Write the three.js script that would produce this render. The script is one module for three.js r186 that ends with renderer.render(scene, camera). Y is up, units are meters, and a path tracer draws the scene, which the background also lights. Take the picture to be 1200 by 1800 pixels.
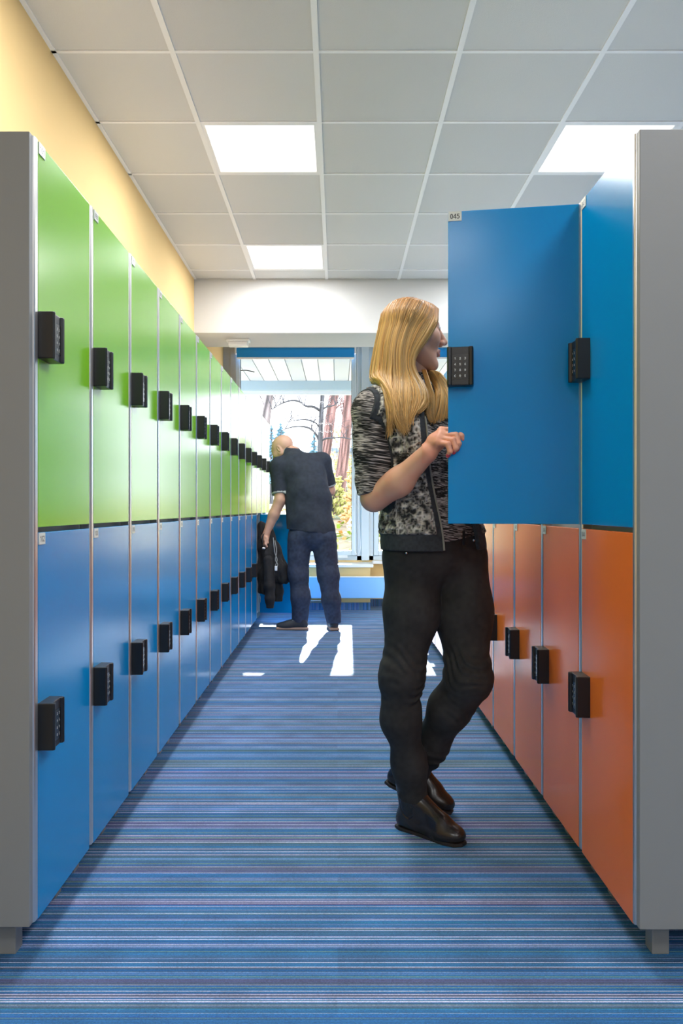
import * as THREE from 'three';
import { RoundedBoxGeometry } from 'three/addons/geometries/RoundedBoxGeometry.js';
import { mergeGeometries } from 'three/addons/utils/BufferGeometryUtils.js';
import { RectAreaLightUniformsLib } from 'three/addons/lights/RectAreaLightUniformsLib.js';

// ---------- camera, sky, sun, exposure ----------
const F = 1377, VX = 593, VY = 893, EYE = 1.027;
const scene = new THREE.Scene();
const camera = new THREE.PerspectiveCamera(2 * Math.atan(900 / F) * 180 / Math.PI, 1200 / 1800, 0.05, 400);
camera.position.set(0, EYE, 0);
camera.lookAt(0, EYE, -10);
camera.setViewOffset(1200, 1800, 7, 7, 1200, 1800);
const renderer = new THREE.WebGLRenderer({ antialias: true });
renderer.toneMapping = THREE.LinearToneMapping;
renderer.toneMappingExposure = 1.24;
renderer.shadowMap.enabled = true;
RectAreaLightUniformsLib.init();
scene.background = new THREE.Color().setRGB(3.9, 4.2, 4.6);
const sun = new THREE.DirectionalLight(new THREE.Color().setRGB(1, 0.95, 0.86), 36);
sun.position.set(0.5, 13.9, -30);
sun.target.position.set(0, 0, 0);
sun.castShadow = true;
sun.shadow.mapSize.set(2048, 2048);
Object.assign(sun.shadow.camera, { left: -14, right: 14, top: 14, bottom: -14, near: 1, far: 90 });
scene.add(sun, sun.target);
const PANEL_POWER = 22;

// ---------- helpers ----------
const V = (x, y, z) => new THREE.Vector3(x, y, z);
const P = (px, py, d) => [(px - VX) / F * d, EYE - (py - VY) / F * d, -d];   // a spot in the place: image bearing plus its own distance d
function rng(seed) { let s = seed >>> 0; return () => { s = (s + 0x6d2b79f5) | 0; let t = Math.imul(s ^ (s >>> 15), 1 | s); t = (t + Math.imul(t ^ (t >>> 7), 61 | t)) ^ t; return ((t ^ (t >>> 14)) >>> 0) / 4294967296; }; }
const clamp = (x, a = 0, b = 1) => Math.min(b, Math.max(a, x)), mix = (a, b, t) => a + (b - a) * t;
const smooth = (a, b, x) => { const t = clamp((x - a) / (b - a)); return t * t * (3 - 2 * t); };
const taken = new Map();
function numbered(n) { const k = taken.get(n) ?? 0; taken.set(n, k + 1); return k ? `${n}_${String(k).padStart(3, '0')}` : n; }
function shade(o) { o.castShadow = o.receiveShadow = true; return o; }
function tag(o, label, category, group) { o.userData.label = label; o.userData.category = category; if (group) o.userData.group = group; return o; }
function thing(name, label, category, [x, y, z] = [0, 0, 0], turn = 0, group) {
  const o = new THREE.Group(); o.name = numbered(name); o.position.set(x, y, z); o.rotation.y = turn; scene.add(o);
  return tag(o, label, category, group);
}
function part(name, geo, mat, parent, label) {
  const m = shade(new THREE.Mesh(Array.isArray(geo) ? mergeGeometries(geo.map(g => g.index ? g.toNonIndexed() : g)) : geo, mat)); m.name = name; parent.add(m);
  if (label) m.userData.label = label;
  return m;
}
function struct(name, geo, mat, label, category) {
  const m = part(name, geo, mat, scene); m.name = numbered(name); m.userData.kind = 'structure';
  if (label) tag(m, label, category); return m;
}
function box(x0, x1, y0, y1, z0, z1, bevel = 0) {
  const w = Math.abs(x1 - x0), h = Math.abs(y1 - y0), d = Math.abs(z1 - z0);
  const g = bevel ? new RoundedBoxGeometry(w, h, d, 2, Math.min(bevel, w / 2.01, h / 2.01, d / 2.01)) : new THREE.BoxGeometry(w, h, d);
  return g.translate((x0 + x1) / 2, (y0 + y1) / 2, (z0 + z1) / 2);
}
function tube(pts, r, sides = 6, seg = 0) {
  const c = new THREE.CatmullRomCurve3(pts.map(p => p.isVector3 ? p : V(...p)));
  return new THREE.TubeGeometry(c, seg || pts.length * 4, r, sides, false);
}
// a tube whose radius follows a function of its length
function taperTube(pts, rad, sides, seg, flat = 1) {
  const c = new THREE.CatmullRomCurve3(pts.map(p => p.isVector3 ? p : V(...p)), false, 'centripetal'), fr = c.computeFrenetFrames(seg, false), pos = [], nor = [], uv = [], idx = [];
  for (let i = 0; i <= seg; i++) {
    const t = i / seg, p = c.getPointAt(t), r = rad(t);
    for (let j = 0; j <= sides; j++) {
      const a = j / sides * Math.PI * 2, cs = Math.cos(a), sn = Math.sin(a) * flat;
      const n = fr.normals[i].clone().multiplyScalar(cs).addScaledVector(fr.binormals[i], sn);
      pos.push(p.x + n.x * r, p.y + n.y * r, p.z + n.z * r); n.normalize(); nor.push(n.x, n.y, n.z); uv.push(j / sides, t);
    }
  }
  const w = sides + 1;
  for (let i = 0; i < seg; i++) for (let j = 0; j < sides; j++) { const a = i * w + j; idx.push(a, a + 1, a + w, a + 1, a + w + 1, a + w); }
  const g = new THREE.BufferGeometry();
  g.setAttribute('position', new THREE.Float32BufferAttribute(pos, 3)); g.setAttribute('normal', new THREE.Float32BufferAttribute(nor, 3)); g.setAttribute('uv', new THREE.Float32BufferAttribute(uv, 2)); g.setIndex(idx);
  return g;
}
function paint(g, c) { const n = g.attributes.position.count, a = new Float32Array(n * 3); for (let i = 0; i < n; i++) a.set(c, i * 3); g.setAttribute('color', new THREE.BufferAttribute(a, 3)); return g; }
function noUV(g) { g = g.index ? g.toNonIndexed() : g; g.deleteAttribute('uv'); return g; }
const hash = (x, y, z) => { let h = Math.imul(x, 374761393) ^ Math.imul(y, 668265263) ^ Math.imul(z, 2147483647 - 58); h = Math.imul(h ^ (h >>> 13), 1274126177); return ((h ^ (h >>> 16)) >>> 0) / 4294967296; };
function noise(x, y, z) {
  const i = Math.floor(x), j = Math.floor(y), k = Math.floor(z); let u = x - i, v = y - j, w = z - k;
  u = u * u * (3 - 2 * u); v = v * v * (3 - 2 * v); w = w * w * (3 - 2 * w);
  const a = mix(mix(hash(i, j, k), hash(i + 1, j, k), u), mix(hash(i, j + 1, k), hash(i + 1, j + 1, k), u), v);
  const b = mix(mix(hash(i, j, k + 1), hash(i + 1, j, k + 1), u), mix(hash(i, j + 1, k + 1), hash(i + 1, j + 1, k + 1), u), v);
  return mix(a, b, w) * 2 - 1;
}
function texture(w, h, f, srgb = true) {
  const d = new Uint8Array(w * h * 4);
  for (let y = 0; y < h; y++) for (let x = 0; x < w; x++) { const c = f(x, y), i = (y * w + x) * 4; d[i] = clamp(c[0], 0, 255); d[i + 1] = clamp(c[1], 0, 255); d[i + 2] = clamp(c[2], 0, 255); d[i + 3] = 255; }
  const t = new THREE.DataTexture(d, w, h); t.magFilter = THREE.LinearFilter; t.minFilter = THREE.LinearMipmapLinearFilter; t.generateMipmaps = true; t.wrapS = t.wrapT = THREE.RepeatWrapping; t.needsUpdate = true;
  if (srgb) t.colorSpace = THREE.SRGBColorSpace; return t;
}
// uv in metres from the box faces
function metreUV(g) {
  const p = g.attributes.position, n = g.attributes.normal, uv = new Float32Array(p.count * 2);
  for (let i = 0; i < p.count; i++) {
    const ax = Math.abs(n.getX(i)), ay = Math.abs(n.getY(i)), az = Math.abs(n.getZ(i));
    if (ay >= ax && ay >= az) { uv[2 * i] = p.getX(i); uv[2 * i + 1] = p.getZ(i); } else if (ax >= az) { uv[2 * i] = p.getZ(i); uv[2 * i + 1] = p.getY(i); } else { uv[2 * i] = p.getX(i); uv[2 * i + 1] = p.getY(i); }
  }
  g.setAttribute('uv', new THREE.BufferAttribute(uv, 2)); return g;
}
const std = (color, roughness = 0.7, extra = {}) => new THREE.MeshStandardMaterial({ color, roughness, ...extra });

// ---------- materials ----------
const grain = texture(256, 256, (x, y) => { const v = 128 + 90 * (hash(x, y, 3) - 0.5) + 60 * noise(x / 5, y / 5, 1); return [v, v, v]; }, false);
const grainAt = (rep) => { const t = grain.clone(); t.repeat.set(rep, rep); t.needsUpdate = true; return t; };
const plaster = (c, b = 0.0006) => std(c, 0.9, { bumpMap: grainAt(4), bumpScale: b });
const hpl = c => new THREE.MeshPhysicalMaterial({ color: c, roughness: 0.2, specularIntensity: 0.6 });
const M = {
  yellow: plaster('#e9c88c'), white: plaster('#cdcdcc'), tile: std('#d2d2d0', 0.95, { bumpMap: grainAt(6), bumpScale: 0.0008 }), tee: std('#ededed', 0.5),
  green: hpl('#80c22a'), blue: hpl('#0089ca'), orange: hpl('#f27a30'),
  panel: std('#868887', 0.45), carcass: std('#b9bcbb', 0.5), alu: std('#d3d0cd', 0.28, { metalness: 0.85 }), dark: std('#0b0c0d', 0.6),
  plastic: std('#17181a', 0.36), plasticFace: std('#202022', 0.28), whitePlastic: std('#eceef0', 0.4), frame: std('#c9d5dd', 0.4), gasket: std('#1d2226', 0.6),
  blind: std('#1690dc', 0.75), sill: std('#e8e8ea', 0.25), greyFrame: std('#a5a6a6', 0.5), steel: std('#c6c8ca', 0.25, { metalness: 1 }),
  glass: new THREE.MeshPhysicalMaterial({ color: '#ffffff', roughness: 0, transmission: 1, thickness: 0, ior: 1.5, specularIntensity: 0.12 }),
  canopy: std('#a4b0ba', 0.6), canopyBeam: std('#7f97a6', 0.6), concrete: std('#b9b6ae', 0.9), render: std('#d7dce2', 0.85), roof: std('#77879b', 0.8), shutter: std('#51667d', 0.5),
  benchBlue: std('#7fb4e6', 0.35),
};
// carpet: fine cross stripes woven in blue, slate, green and lavender
const carpetRows = (() => {
  const r = rng(11), rows = [], hues = [[46, 110, 164], [34, 98, 154], [80, 98, 130], [66, 104, 120], [88, 96, 138], [48, 114, 168], [40, 106, 160], [58, 104, 148]];
  let left = 0, c = hues[0], line = 0, gap = 10, lc = [190, 190, 222];
  for (let i = 0; i < 2048; i++) {
    if (left-- <= 0) { c = hues[Math.floor(r() * hues.length)]; left = 5 + Math.floor(r() * 17); }
    if (gap-- <= 0) { line = 1 + (r() < 0.6 ? 1 : 0) + (r() < 0.15 ? 1 : 0); gap = 3 + Math.floor(r() * r() * 25); const k = r(); lc = k < 0.62 ? [206, 206, 234] : k < 0.8 ? [120, 140, 190] : [122, 150, 130]; }
    rows.push(line-- > 0 ? lc : c.map(x => x * (0.86 + 0.25 * r())));
  }
  return rows;
})();
const carpetMap = texture(512, 2048, (x, y) => { const c = carpetRows[y], k = 0.86 + 0.28 * hash(x, y, 5) + 0.07 * noise(x / 40, y / 40, 2); return c.map(v => v * k); });
carpetMap.repeat.set(1 / 1.024, 1 / 2.56);
const carpetBump = texture(256, 256, (x, y) => { const v = 90 + 70 * Math.sin(y / 4 * Math.PI) + 80 * hash(x, y, 9); return [v, v, v]; }, false);
carpetBump.repeat.set(4, 4);
M.carpet = std('#ffffff', 0.85, { map: carpetMap, bumpMap: carpetBump, bumpScale: 0.0015 });

// ---------- the room ----------
const XL = -1.195, XR = 3.6, ZB = 4.6, DW = 8.2, CEIL = 2.937, BEAM0 = 6.53, BEAM1 = 7.1, BEAMY = 2.487;
struct('floor', metreUV(box(XL, XR, -0.15, 0, -DW, ZB)), M.carpet);
struct('wall_left', box(XL - 0.2, XL, -0.15, 3.2, -DW - 0.3, ZB + 0.2), M.yellow);
struct('wall_right', box(XR, XR + 0.2, -0.15, 3.2, -DW - 0.3, ZB + 0.2), M.white);
struct('wall_back', box(XL, XR, -0.15, 3.2, ZB, ZB + 0.2), M.white);
const ceiling = struct('ceiling', box(XL, XR, CEIL + 0.014, 3.2, -DW, ZB), M.white);
struct('trim', box(XL, XR, BEAMY, CEIL + 0.014, -BEAM1, -BEAM0), M.white);
// ceiling tiles, tees and light panels on a 0.6 m grid
const colX = [XL]; for (let x = -0.69; x < XR; x += 0.6) colX.push(x); colX.push(XR);
const rowD = [-ZB]; for (let d = 3.275 - 0.6 * 12; d < BEAM0; d += 0.6) rowD.push(d); rowD.push(BEAM0);
const isLamp = (i, j) => { const x = (colX[i] + colX[i + 1]) / 2, d = (rowD[j] + rowD[j + 1]) / 2; return [-0.39, 1.41].some(a => Math.abs(a - x) < 0.05) && [-3.025, -1.225, 0.575, 2.375, 4.175, 5.975].some(a => Math.abs(a - d) < 0.05) && !(x < 0.5 && d > 0 && d < 1); };
const lampNames = { };
const lampLabels = [
  ['square ceiling light panel far behind the viewer over the left side', 'square ceiling light panel far behind the viewer over the right side'],
  ['square ceiling light panel behind the viewer over the left side', 'square ceiling light panel behind the viewer over the right side'],
  ['square ceiling light panel just overhead, left of centre and out of view', 'square ceiling light panel just overhead, right of centre and out of view'],
  ['square ceiling light panel above the first left lockers, out of view', 'square ceiling light panel above the right lockers, out of view'],
  ['larger of the two glowing square ceiling panels left of centre', 'glowing square ceiling panel partly hidden by the right locker end'],
  ['glowing square ceiling panel closest to the white beam', 'ceiling light panel hidden behind the open blue locker door'],
];
const diffuserMap = texture(64, 256, (x, y) => { const v = 236 + 12 * Math.sin(y / 256 * Math.PI * 8) + 6 * hash(x, y, 1); return [v, v * 0.985, v * 0.985]; });
const tileSets = [std('#d2d2d0', 0.95, { bumpMap: grainAt(6), bumpScale: 0.0008 }), std('#cfcfcd', 0.95, { bumpMap: grainAt(6), bumpScale: 0.0008 }), std('#d5d5d3', 0.95, { bumpMap: grainAt(6), bumpScale: 0.0008 })];
for (let i = 0; i < colX.length - 1; i++) for (let j = 0; j < rowD.length - 1; j++) {
  const x0 = colX[i] + 0.003, x1 = colX[i + 1] - 0.003, d0 = rowD[j] + 0.003, d1 = rowD[j + 1] - 0.003;
  if (x1 - x0 < 0.03 || d1 - d0 < 0.03) continue;
  if (isLamp(i, j)) {
    const li = [-3.025, -1.225, 0.575, 2.375, 4.175, 5.975].findIndex(a => Math.abs(a - (d0 + d1) / 2) < 0.05), lj = (x0 + x1) / 2 < 0.5 ? 0 : 1, cx = (x0 + x1) / 2, cz = -(d0 + d1) / 2;
    const t = thing('ceiling_light', lampLabels[li][lj], 'ceiling light', [cx, CEIL, cz], 0, 'square light panels in the ceiling grid');
    const a = 0.297, b = 0.272;
    part('frame', [box(-a, a, -0.004, 0.012, -a, -b), box(-a, a, -0.004, 0.012, b, a), box(-a, -b, -0.004, 0.012, -b, b), box(b, a, -0.004, 0.012, -b, b)], M.tee, t);
    const g = new THREE.BoxGeometry(b * 2, 0.006, b * 2).translate(0, 0.006, 0);
    part('lamp_diffuser', g, std('#ffffff', 0.4, { emissive: '#ffffff', emissiveMap: diffuserMap, emissiveIntensity: 1.15 }), t, 'glowing white diffuser');
    const l = new THREE.RectAreaLight(new THREE.Color().setRGB(0.98, 0.985, 1), PANEL_POWER, b * 2, b * 2);
    l.position.set(0, -0.008, 0); l.rotation.x = -Math.PI / 2; l.name = 'panel_glow'; t.add(l);
  } else part('ceiling_tile', box(x0 + 0.004, x1 - 0.004, CEIL, CEIL + 0.014, -d1 + 0.004, -d0 - 0.004), tileSets[Math.floor(hash(i, j, 4) * 3)], ceiling);
}
for (const x of colX.slice(1, -1)) part('grid_runner', box(x - 0.012, x + 0.012, CEIL - 0.005, CEIL + 0.014, -BEAM0, ZB), M.tee, ceiling);
for (const d of rowD.slice(1, -1)) for (let i = 0; i < colX.length - 1; i++) part('cross_tee', box(colX[i] + (i ? 0.012 : 0), colX[i + 1] - (i < colX.length - 2 ? 0.012 : 0), CEIL - 0.004, CEIL + 0.014, -d - 0.009, -d + 0.009), M.tee, ceiling);
part('edge_angle', box(XL, XL + 0.02, CEIL - 0.004, CEIL + 0.014, -BEAM0, ZB), M.tee, ceiling);
// window wall: piers, apron, head, windows
const w1 = [-1.12, 0.25], w2 = [0.33, 1.75], w3 = [1.83, 3.25], WB = 0.48, WT = 2.8;
struct('wall_front', [box(XL, w1[0], -0.15, 3.2, -DW - 0.3, -DW), box(w1[0], w1[1], -0.15, WB, -DW - 0.3, -DW), box(w1[0], XR, WT, 3.2, -DW - 0.3, -DW), box(w1[1], XR, -0.15, WB, -DW - 0.3, -DW),
  box(w3[1], XR, WB, WT, -DW - 0.3, -DW), box(XL, 0.33, 0, 0.43, -DW, -7.9)], M.yellow);
struct('trim', box(w1[0], w1[0] + 0.06, WB, WT, -DW - 0.12, -DW + 0.02, 0.003), M.greyFrame);   // grey lining at the left jamb
struct('trim', box(XL, w1[0], 1.9, WT, -DW, -DW + 0.012), M.greyFrame);
for (const x of [w1[1], w2[1]]) struct('trim', box(x, x + 0.08, WB, WT, -DW - 0.2, -DW + 0.03, 0.004), M.frame);
function windowUnit([x0, x1], n) {
  const z = -DW - 0.06, f = 0.045, s = 0.055;
  const w = struct(`window_${n}`, [box(x0, x0 + f, WB, WT, z - 0.04, z + 0.05), box(x1 - f, x1, WB, WT, z - 0.04, z + 0.05), box(x0, x1, WB, WB + f, z - 0.04, z + 0.05), box(x0, x1, WT - f, WT, z - 0.04, z + 0.05),
    box(x0 + f, x0 + f + 0.03, WB + f, WT - f, z - 0.045, z - 0.032), box(x1 - f - 0.03, x1 - f, WB + f, WT - f, z - 0.045, z - 0.032), box(x0 + f, x1 - f, WB + f, WB + f + 0.03, z - 0.045, z - 0.032)], M.frame);
  const a = x0 + f, b = x1 - f, c = WB + f, d = WT - f, e = 0.004;
  part('window_sash', [box(a + e, a + s, c + e, d - e, z - 0.03, z + 0.07, 0.006), box(b - s, b - e, c + e, d - e, z - 0.03, z + 0.07, 0.006), box(a + s, b - s, c + e, c + s, z - 0.03, z + 0.07, 0.006), box(a + s, b - s, d - s, d - e, z - 0.03, z + 0.07, 0.006)], M.frame, w);
  part('gasket', [box(a + s, a + s + 0.004, c + s, d - s, z + 0.01, z + 0.05), box(b - s - 0.004, b - s, c + s, d - s, z + 0.01, z + 0.05), box(a + s, b - s, c + s, c + s + 0.004, z + 0.01, z + 0.05)], M.gasket, w);
  part('pane', box(a + s - 0.004, b - s + 0.004, c + s - 0.004, d - s + 0.004, z + 0.018, z + 0.0185), M.glass, w);
  part('hinge', [box(a + 0.1, a + 0.16, c - 0.02, c + 0.008, z + 0.05, z + 0.075, 0.003), box(b - 0.2, b - 0.1, c - 0.02, c + 0.008, z + 0.05, z + 0.075, 0.003)], M.whitePlastic, w);
}
windowUnit(w1, 1); windowUnit(w2, 2); windowUnit(w3, 3);
struct('trim', box(XL + 0.55, 0.36, 0.43, 0.462, -DW, -7.86, 0.008), M.sill);
struct('trim', box(0.36, XR, 0.448, 0.478, -DW, -DW + 0.1, 0.006), M.sill);
// carpet skirting: stripes run upright
const skirtMap = carpetMap.clone(); skirtMap.rotation = Math.PI / 2; skirtMap.repeat.set(1 / 1.4, 1 / 1.024); skirtMap.needsUpdate = true;
const skirt = std('#bfd4e4', 0.9, { map: skirtMap });
struct('baseboard_front', metreUV(box(XL + 0.55, 0.33, 0, 0.075, -7.9, -7.885)), skirt);
struct('baseboard_front', metreUV(box(0.33, XR, 0, 0.075, -DW, -DW + 0.015)), skirt);
// ---------- lockers ----------
const PITCH = 0.398, DEPTH = 0.5, BOT = 0.1, TOP = 1.86, MID = 0.977, DOORT = 0.012;
const numberAtlas = document.createElement('canvas'); numberAtlas.width = 1024; numberAtlas.height = 1024;
const ctx = numberAtlas.getContext('2d'); ctx.fillStyle = '#d3d6cc'; ctx.fillRect(0, 0, 1024, 1024); ctx.fillStyle = '#2c2d2c'; ctx.textAlign = 'center'; ctx.textBaseline = 'middle'; ctx.font = 'bold 62px sans-serif';
const plateCells = new Map();
function plateGeo(num) {
  if (!plateCells.has(num)) { const k = plateCells.size; plateCells.set(num, k); ctx.save(); ctx.translate((k % 8) * 128 + 64, Math.floor(k / 8) * 96 + 50); ctx.scale(0.88, 1); ctx.fillText(num, 0, 0); ctx.restore(); }
  const k = plateCells.get(num), g = new THREE.BoxGeometry(0.037, 0.0265, 0.0022), uv = g.attributes.uv, u0 = (k % 8) * 128 / 1024, v1 = 1 - Math.floor(k / 8) * 96 / 1024;
  for (let i = 0; i < uv.count; i++) { const front = i >= 16 && i < 20; uv.setXY(i, u0 + (front ? 4 + uv.getX(i) * 120 : 2) / 1024, v1 - (front ? 4 + (1 - uv.getY(i)) * 88 : 2) / 1024); }
  return g;
}
const plateTex = new THREE.CanvasTexture(numberAtlas); plateTex.colorSpace = THREE.SRGBColorSpace;
M.plate = std('#ffffff', 0.35, { map: plateTex });
// the lock's keypad: digits printed on a dark plate
const kp = document.createElement('canvas'); kp.width = 200; kp.height = 288; const kc = kp.getContext('2d');
kc.fillStyle = '#191917'; kc.fillRect(0, 0, 200, 288); kc.textAlign = 'center'; kc.textBaseline = 'middle'; kc.font = 'bold 36px sans-serif';
'123456789C0✓'.split('').forEach((c, i) => { const x = 42 + (i % 3) * 58, y = 46 + Math.floor(i / 3) * 66; kc.strokeStyle = '#2b2b28'; kc.strokeRect(x - 22, y - 26, 44, 52); kc.fillStyle = '#dcdcd6'; kc.fillText(c === '✓' ? 'E' : c, x, y); });
const kpTex = new THREE.CanvasTexture(kp); kpTex.colorSpace = THREE.SRGBColorSpace;
M.keypad = std('#ffffff', 0.22, { map: kpTex });
const LW = 0.07, LH = 0.107;
function lockHousing() {
  const s = new THREE.Shape(); [[0, 0], [0, 0.033], [0.003, 0.036], [0.008, 0.035], [0.0105, 0.029], [0.0585, 0.029], [0.061, 0.034], [0.066, 0.035], [0.069, 0.032], [0.07, 0]].forEach(([x, z], i) => i ? s.lineTo(x, z) : s.moveTo(x, z));
  const g = new THREE.ExtrudeGeometry(s, { depth: LH - 0.006, bevelEnabled: true, bevelSize: 0.0015, bevelThickness: 0.003, bevelSegments: 2 });
  g.rotateX(-Math.PI / 2); g.scale(1, 1, -1);               // section lies in x,z; length runs up y
  const idx = g.attributes.position.array; for (let i = 0; i < idx.length; i += 9) for (let k = 0; k < 3; k++) { const t = idx[i + 3 + k]; idx[i + 3 + k] = idx[i + 6 + k]; idx[i + 6 + k] = t; }
  g.deleteAttribute('normal'); g.computeVertexNormals(); g.translate(0, -LH / 2 + 0.003, 0); return g;
}
const housingGeo = lockHousing();
const padGeo = (() => { const g = new THREE.BoxGeometry(0.0475, 0.07, 0.0024).translate(0.0345, -0.003, 0.0298); return g; })();
const padUV = padGeo.attributes.uv; for (let i = 0; i < padUV.count; i++) if (i < 16 || i >= 20) padUV.setXY(i, 0.01, 0.01);
const trimGeo = mergeGeometries([box(0.02, 0.04, 0.0425, 0.0445, 0.029, 0.0304), new THREE.CylinderGeometry(0.0016, 0.0016, 0.002, 10).rotateX(Math.PI / 2).translate(0.049, 0.0445, 0.0298)].map(g => g.index ? g.toNonIndexed() : g));
const trimGeo2 = box(0.022, 0.046, -0.0475, -0.046, 0.029, 0.0304);
const doorGeos = {};
function doorGeo(w, h) { return doorGeos[[w, h]] ??= box(-w, 0, 0, h, 0, DOORT, 0.0015); }
function pilasterGeo(h) {
  const s = new THREE.Shape(); s.moveTo(-0.013, -0.02); s.lineTo(-0.013, 0.008); s.quadraticCurveTo(-0.012, 0.0125, -0.007, 0.0135); s.lineTo(0.007, 0.0135); s.quadraticCurveTo(0.012, 0.0125, 0.013, 0.008); s.lineTo(0.013, -0.02); s.closePath();
  return new THREE.ExtrudeGeometry(s, { depth: h, bevelEnabled: false, curveSegments: 5 }).rotateX(-Math.PI / 2).scale(1, 1, -1);
}
function flipFaces(g) { g = g.index ? g.toNonIndexed() : g; for (const n of ['position', 'normal', 'uv']) { const a = g.attributes[n]; if (!a) continue; const s = a.itemSize, d = a.array; for (let i = 0; i < d.length; i += 3 * s) for (let k = 0; k < s; k++) { const t = d[i + s + k]; d[i + s + k] = d[i + 2 * s + k]; d[i + 2 * s + k] = t; } } return g; }
const pilGeo = flipFaces(pilasterGeo(TOP - BOT)); pilGeo.computeVertexNormals();
const cb = 0.016, cz0 = -DEPTH, cz1 = -0.022;
const carcassGeo = mergeGeometries([box(0, cb, BOT, TOP, cz0, cz1), box(PITCH - cb - 0.001, PITCH - 0.001, BOT, TOP, cz0, cz1), box(cb, PITCH - cb, BOT, BOT + cb, cz0, cz1), box(cb, PITCH - cb, TOP - cb, TOP, cz0, cz1), box(cb, PITCH - cb, MID - 0.012, MID + 0.004, cz0, cz1), box(cb, PITCH - cb, BOT + cb, TOP - cb, cz0, cz0 + 0.008)].map(g => g.toNonIndexed()));
const legGeo = box(-0.02, 0.02, 0, BOT, -0.02, 0.02, 0.002);
const hingeGeo = box(-0.004, 0.004, -0.03, 0.03, -0.012, 0.001, 0.002);
// local axes: x runs left to right as one faces the doors, z out of the doors; hinge on the right, lock on the left
function locker(label, group, pos, turn, upMat, loMat, upNum, loNum, opts = {}) {
  const t = thing('locker', label, 'locker', pos, turn, group);
  part('carcass', carcassGeo, M.carcass, t, 'light grey board carcass with two compartments');
  for (const x of [0.07, PITCH - 0.07]) for (const z of [-0.075, -DEPTH + 0.06]) part('leg', legGeo, M.panel, t).position.set(x, 0, z);
  part('pilaster', pilGeo, M.alu, t, 'rounded aluminium upright').position.set(0.012, BOT, -0.006);
  const dw = 0.366, hx = PITCH - 0.0055;
  for (const [y0, y1, mat, num, open, ly] of [[MID + 0.006, TOP, upMat, upNum, opts.openUp, 1.42], [BOT - 0.006, MID - 0.006, loMat, loNum, opts.openLo, 0.53]]) {
    const d = part('door', doorGeo(dw, y1 - y0), mat, t); d.position.set(hx, y0, -0.006); d.rotation.y = open ?? 0;
    part('number_plate', plateGeo(num), M.plate, d).position.set(-dw + 0.019, y1 - y0 - 0.014, DOORT + 0.001);
    const ox = -dw - 0.001, oy = ly - y0;
    part('lock_housing', housingGeo, M.plastic, d, 'black keypad lock housing').position.set(ox, oy, DOORT);
    part('keypad', padGeo, M.keypad, d).position.set(ox, oy, DOORT);
    part('lock_trim', trimGeo, M.plasticFace, d).position.set(ox, oy, DOORT); part('lock_trim', trimGeo2, M.plasticFace, d).position.set(ox, oy, DOORT);
    for (const k of [0.14, 0.86]) part('hinge', hingeGeo, M.steel, d).position.set(-0.004, (y1 - y0) * k, 0);
  }
  if (opts.end) {
    const s = opts.end, x0 = s < 0 ? -0.02 : PITCH + 0.012, x1 = s < 0 ? -0.001 : PITCH + 0.03;
    part('end_panel', box(x0, x1, BOT, TOP, -DEPTH, 0.004, 0.0015), M.panel, t, 'plain grey end panel');
  }
  if (opts.lastPilaster) { const p = part('pilaster', pilGeo, M.alu, t); p.position.set(PITCH + 0.003, BOT, -0.006); p.scale.x = 0.6; }
  return t;
}
const XA = -0.679, XB = 0.662, DA = 1.752, DB = 1.752, nums = n => String(n).padStart(3, '0');
const ordinal = ['first', 'second', 'third', 'fourth', 'fifth', 'sixth', 'seventh', 'eighth', 'ninth', 'tenth', 'eleventh', 'twelfth', 'thirteenth', 'fourteenth', 'fifteenth'];
for (let i = 0; i < 15; i++) {
  const lab = i === 0 ? 'locker column with green door 101 over blue door 102, beside the left grey end panel' : i === 12 ? 'green locker column whose lower blue door stands open beside the bending man' : `${ordinal[i]} green-over-blue locker column from the left grey end panel`;
  locker(lab, 'green and blue lockers along the yellow wall', [XA - 0.006, 0, -(DA + i * 0.403 + (i > 12 ? 0.02 : 0))], Math.PI / 2, M.green, M.blue, nums(101 - 2 * i), nums(102 - 2 * i), { end: i === 0 ? -1 : 0, openLo: i === 12 ? 1.5 : 0 });
}
for (let i = 0; i < 13; i++) {
  const lab = i === 0 ? 'locker column with blue door 043 over an orange door, beside the right grey end panel' : i === 1 ? 'locker column whose blue door 045 stands wide open over an orange door' : `${ordinal[i]} blue-over-orange locker column from the right grey end panel`;
  locker(lab, 'blue and orange lockers on the right', [XB + 0.006, 0, -(DB + i * 0.3985 + PITCH)], -Math.PI / 2, M.blue, M.orange, nums(43 + 2 * i), nums(44 + 2 * i), { end: i === 0 ? 1 : 0, openUp: i === 1 ? 1.41 : 0, lastPilaster: i === 0 });
}

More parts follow.
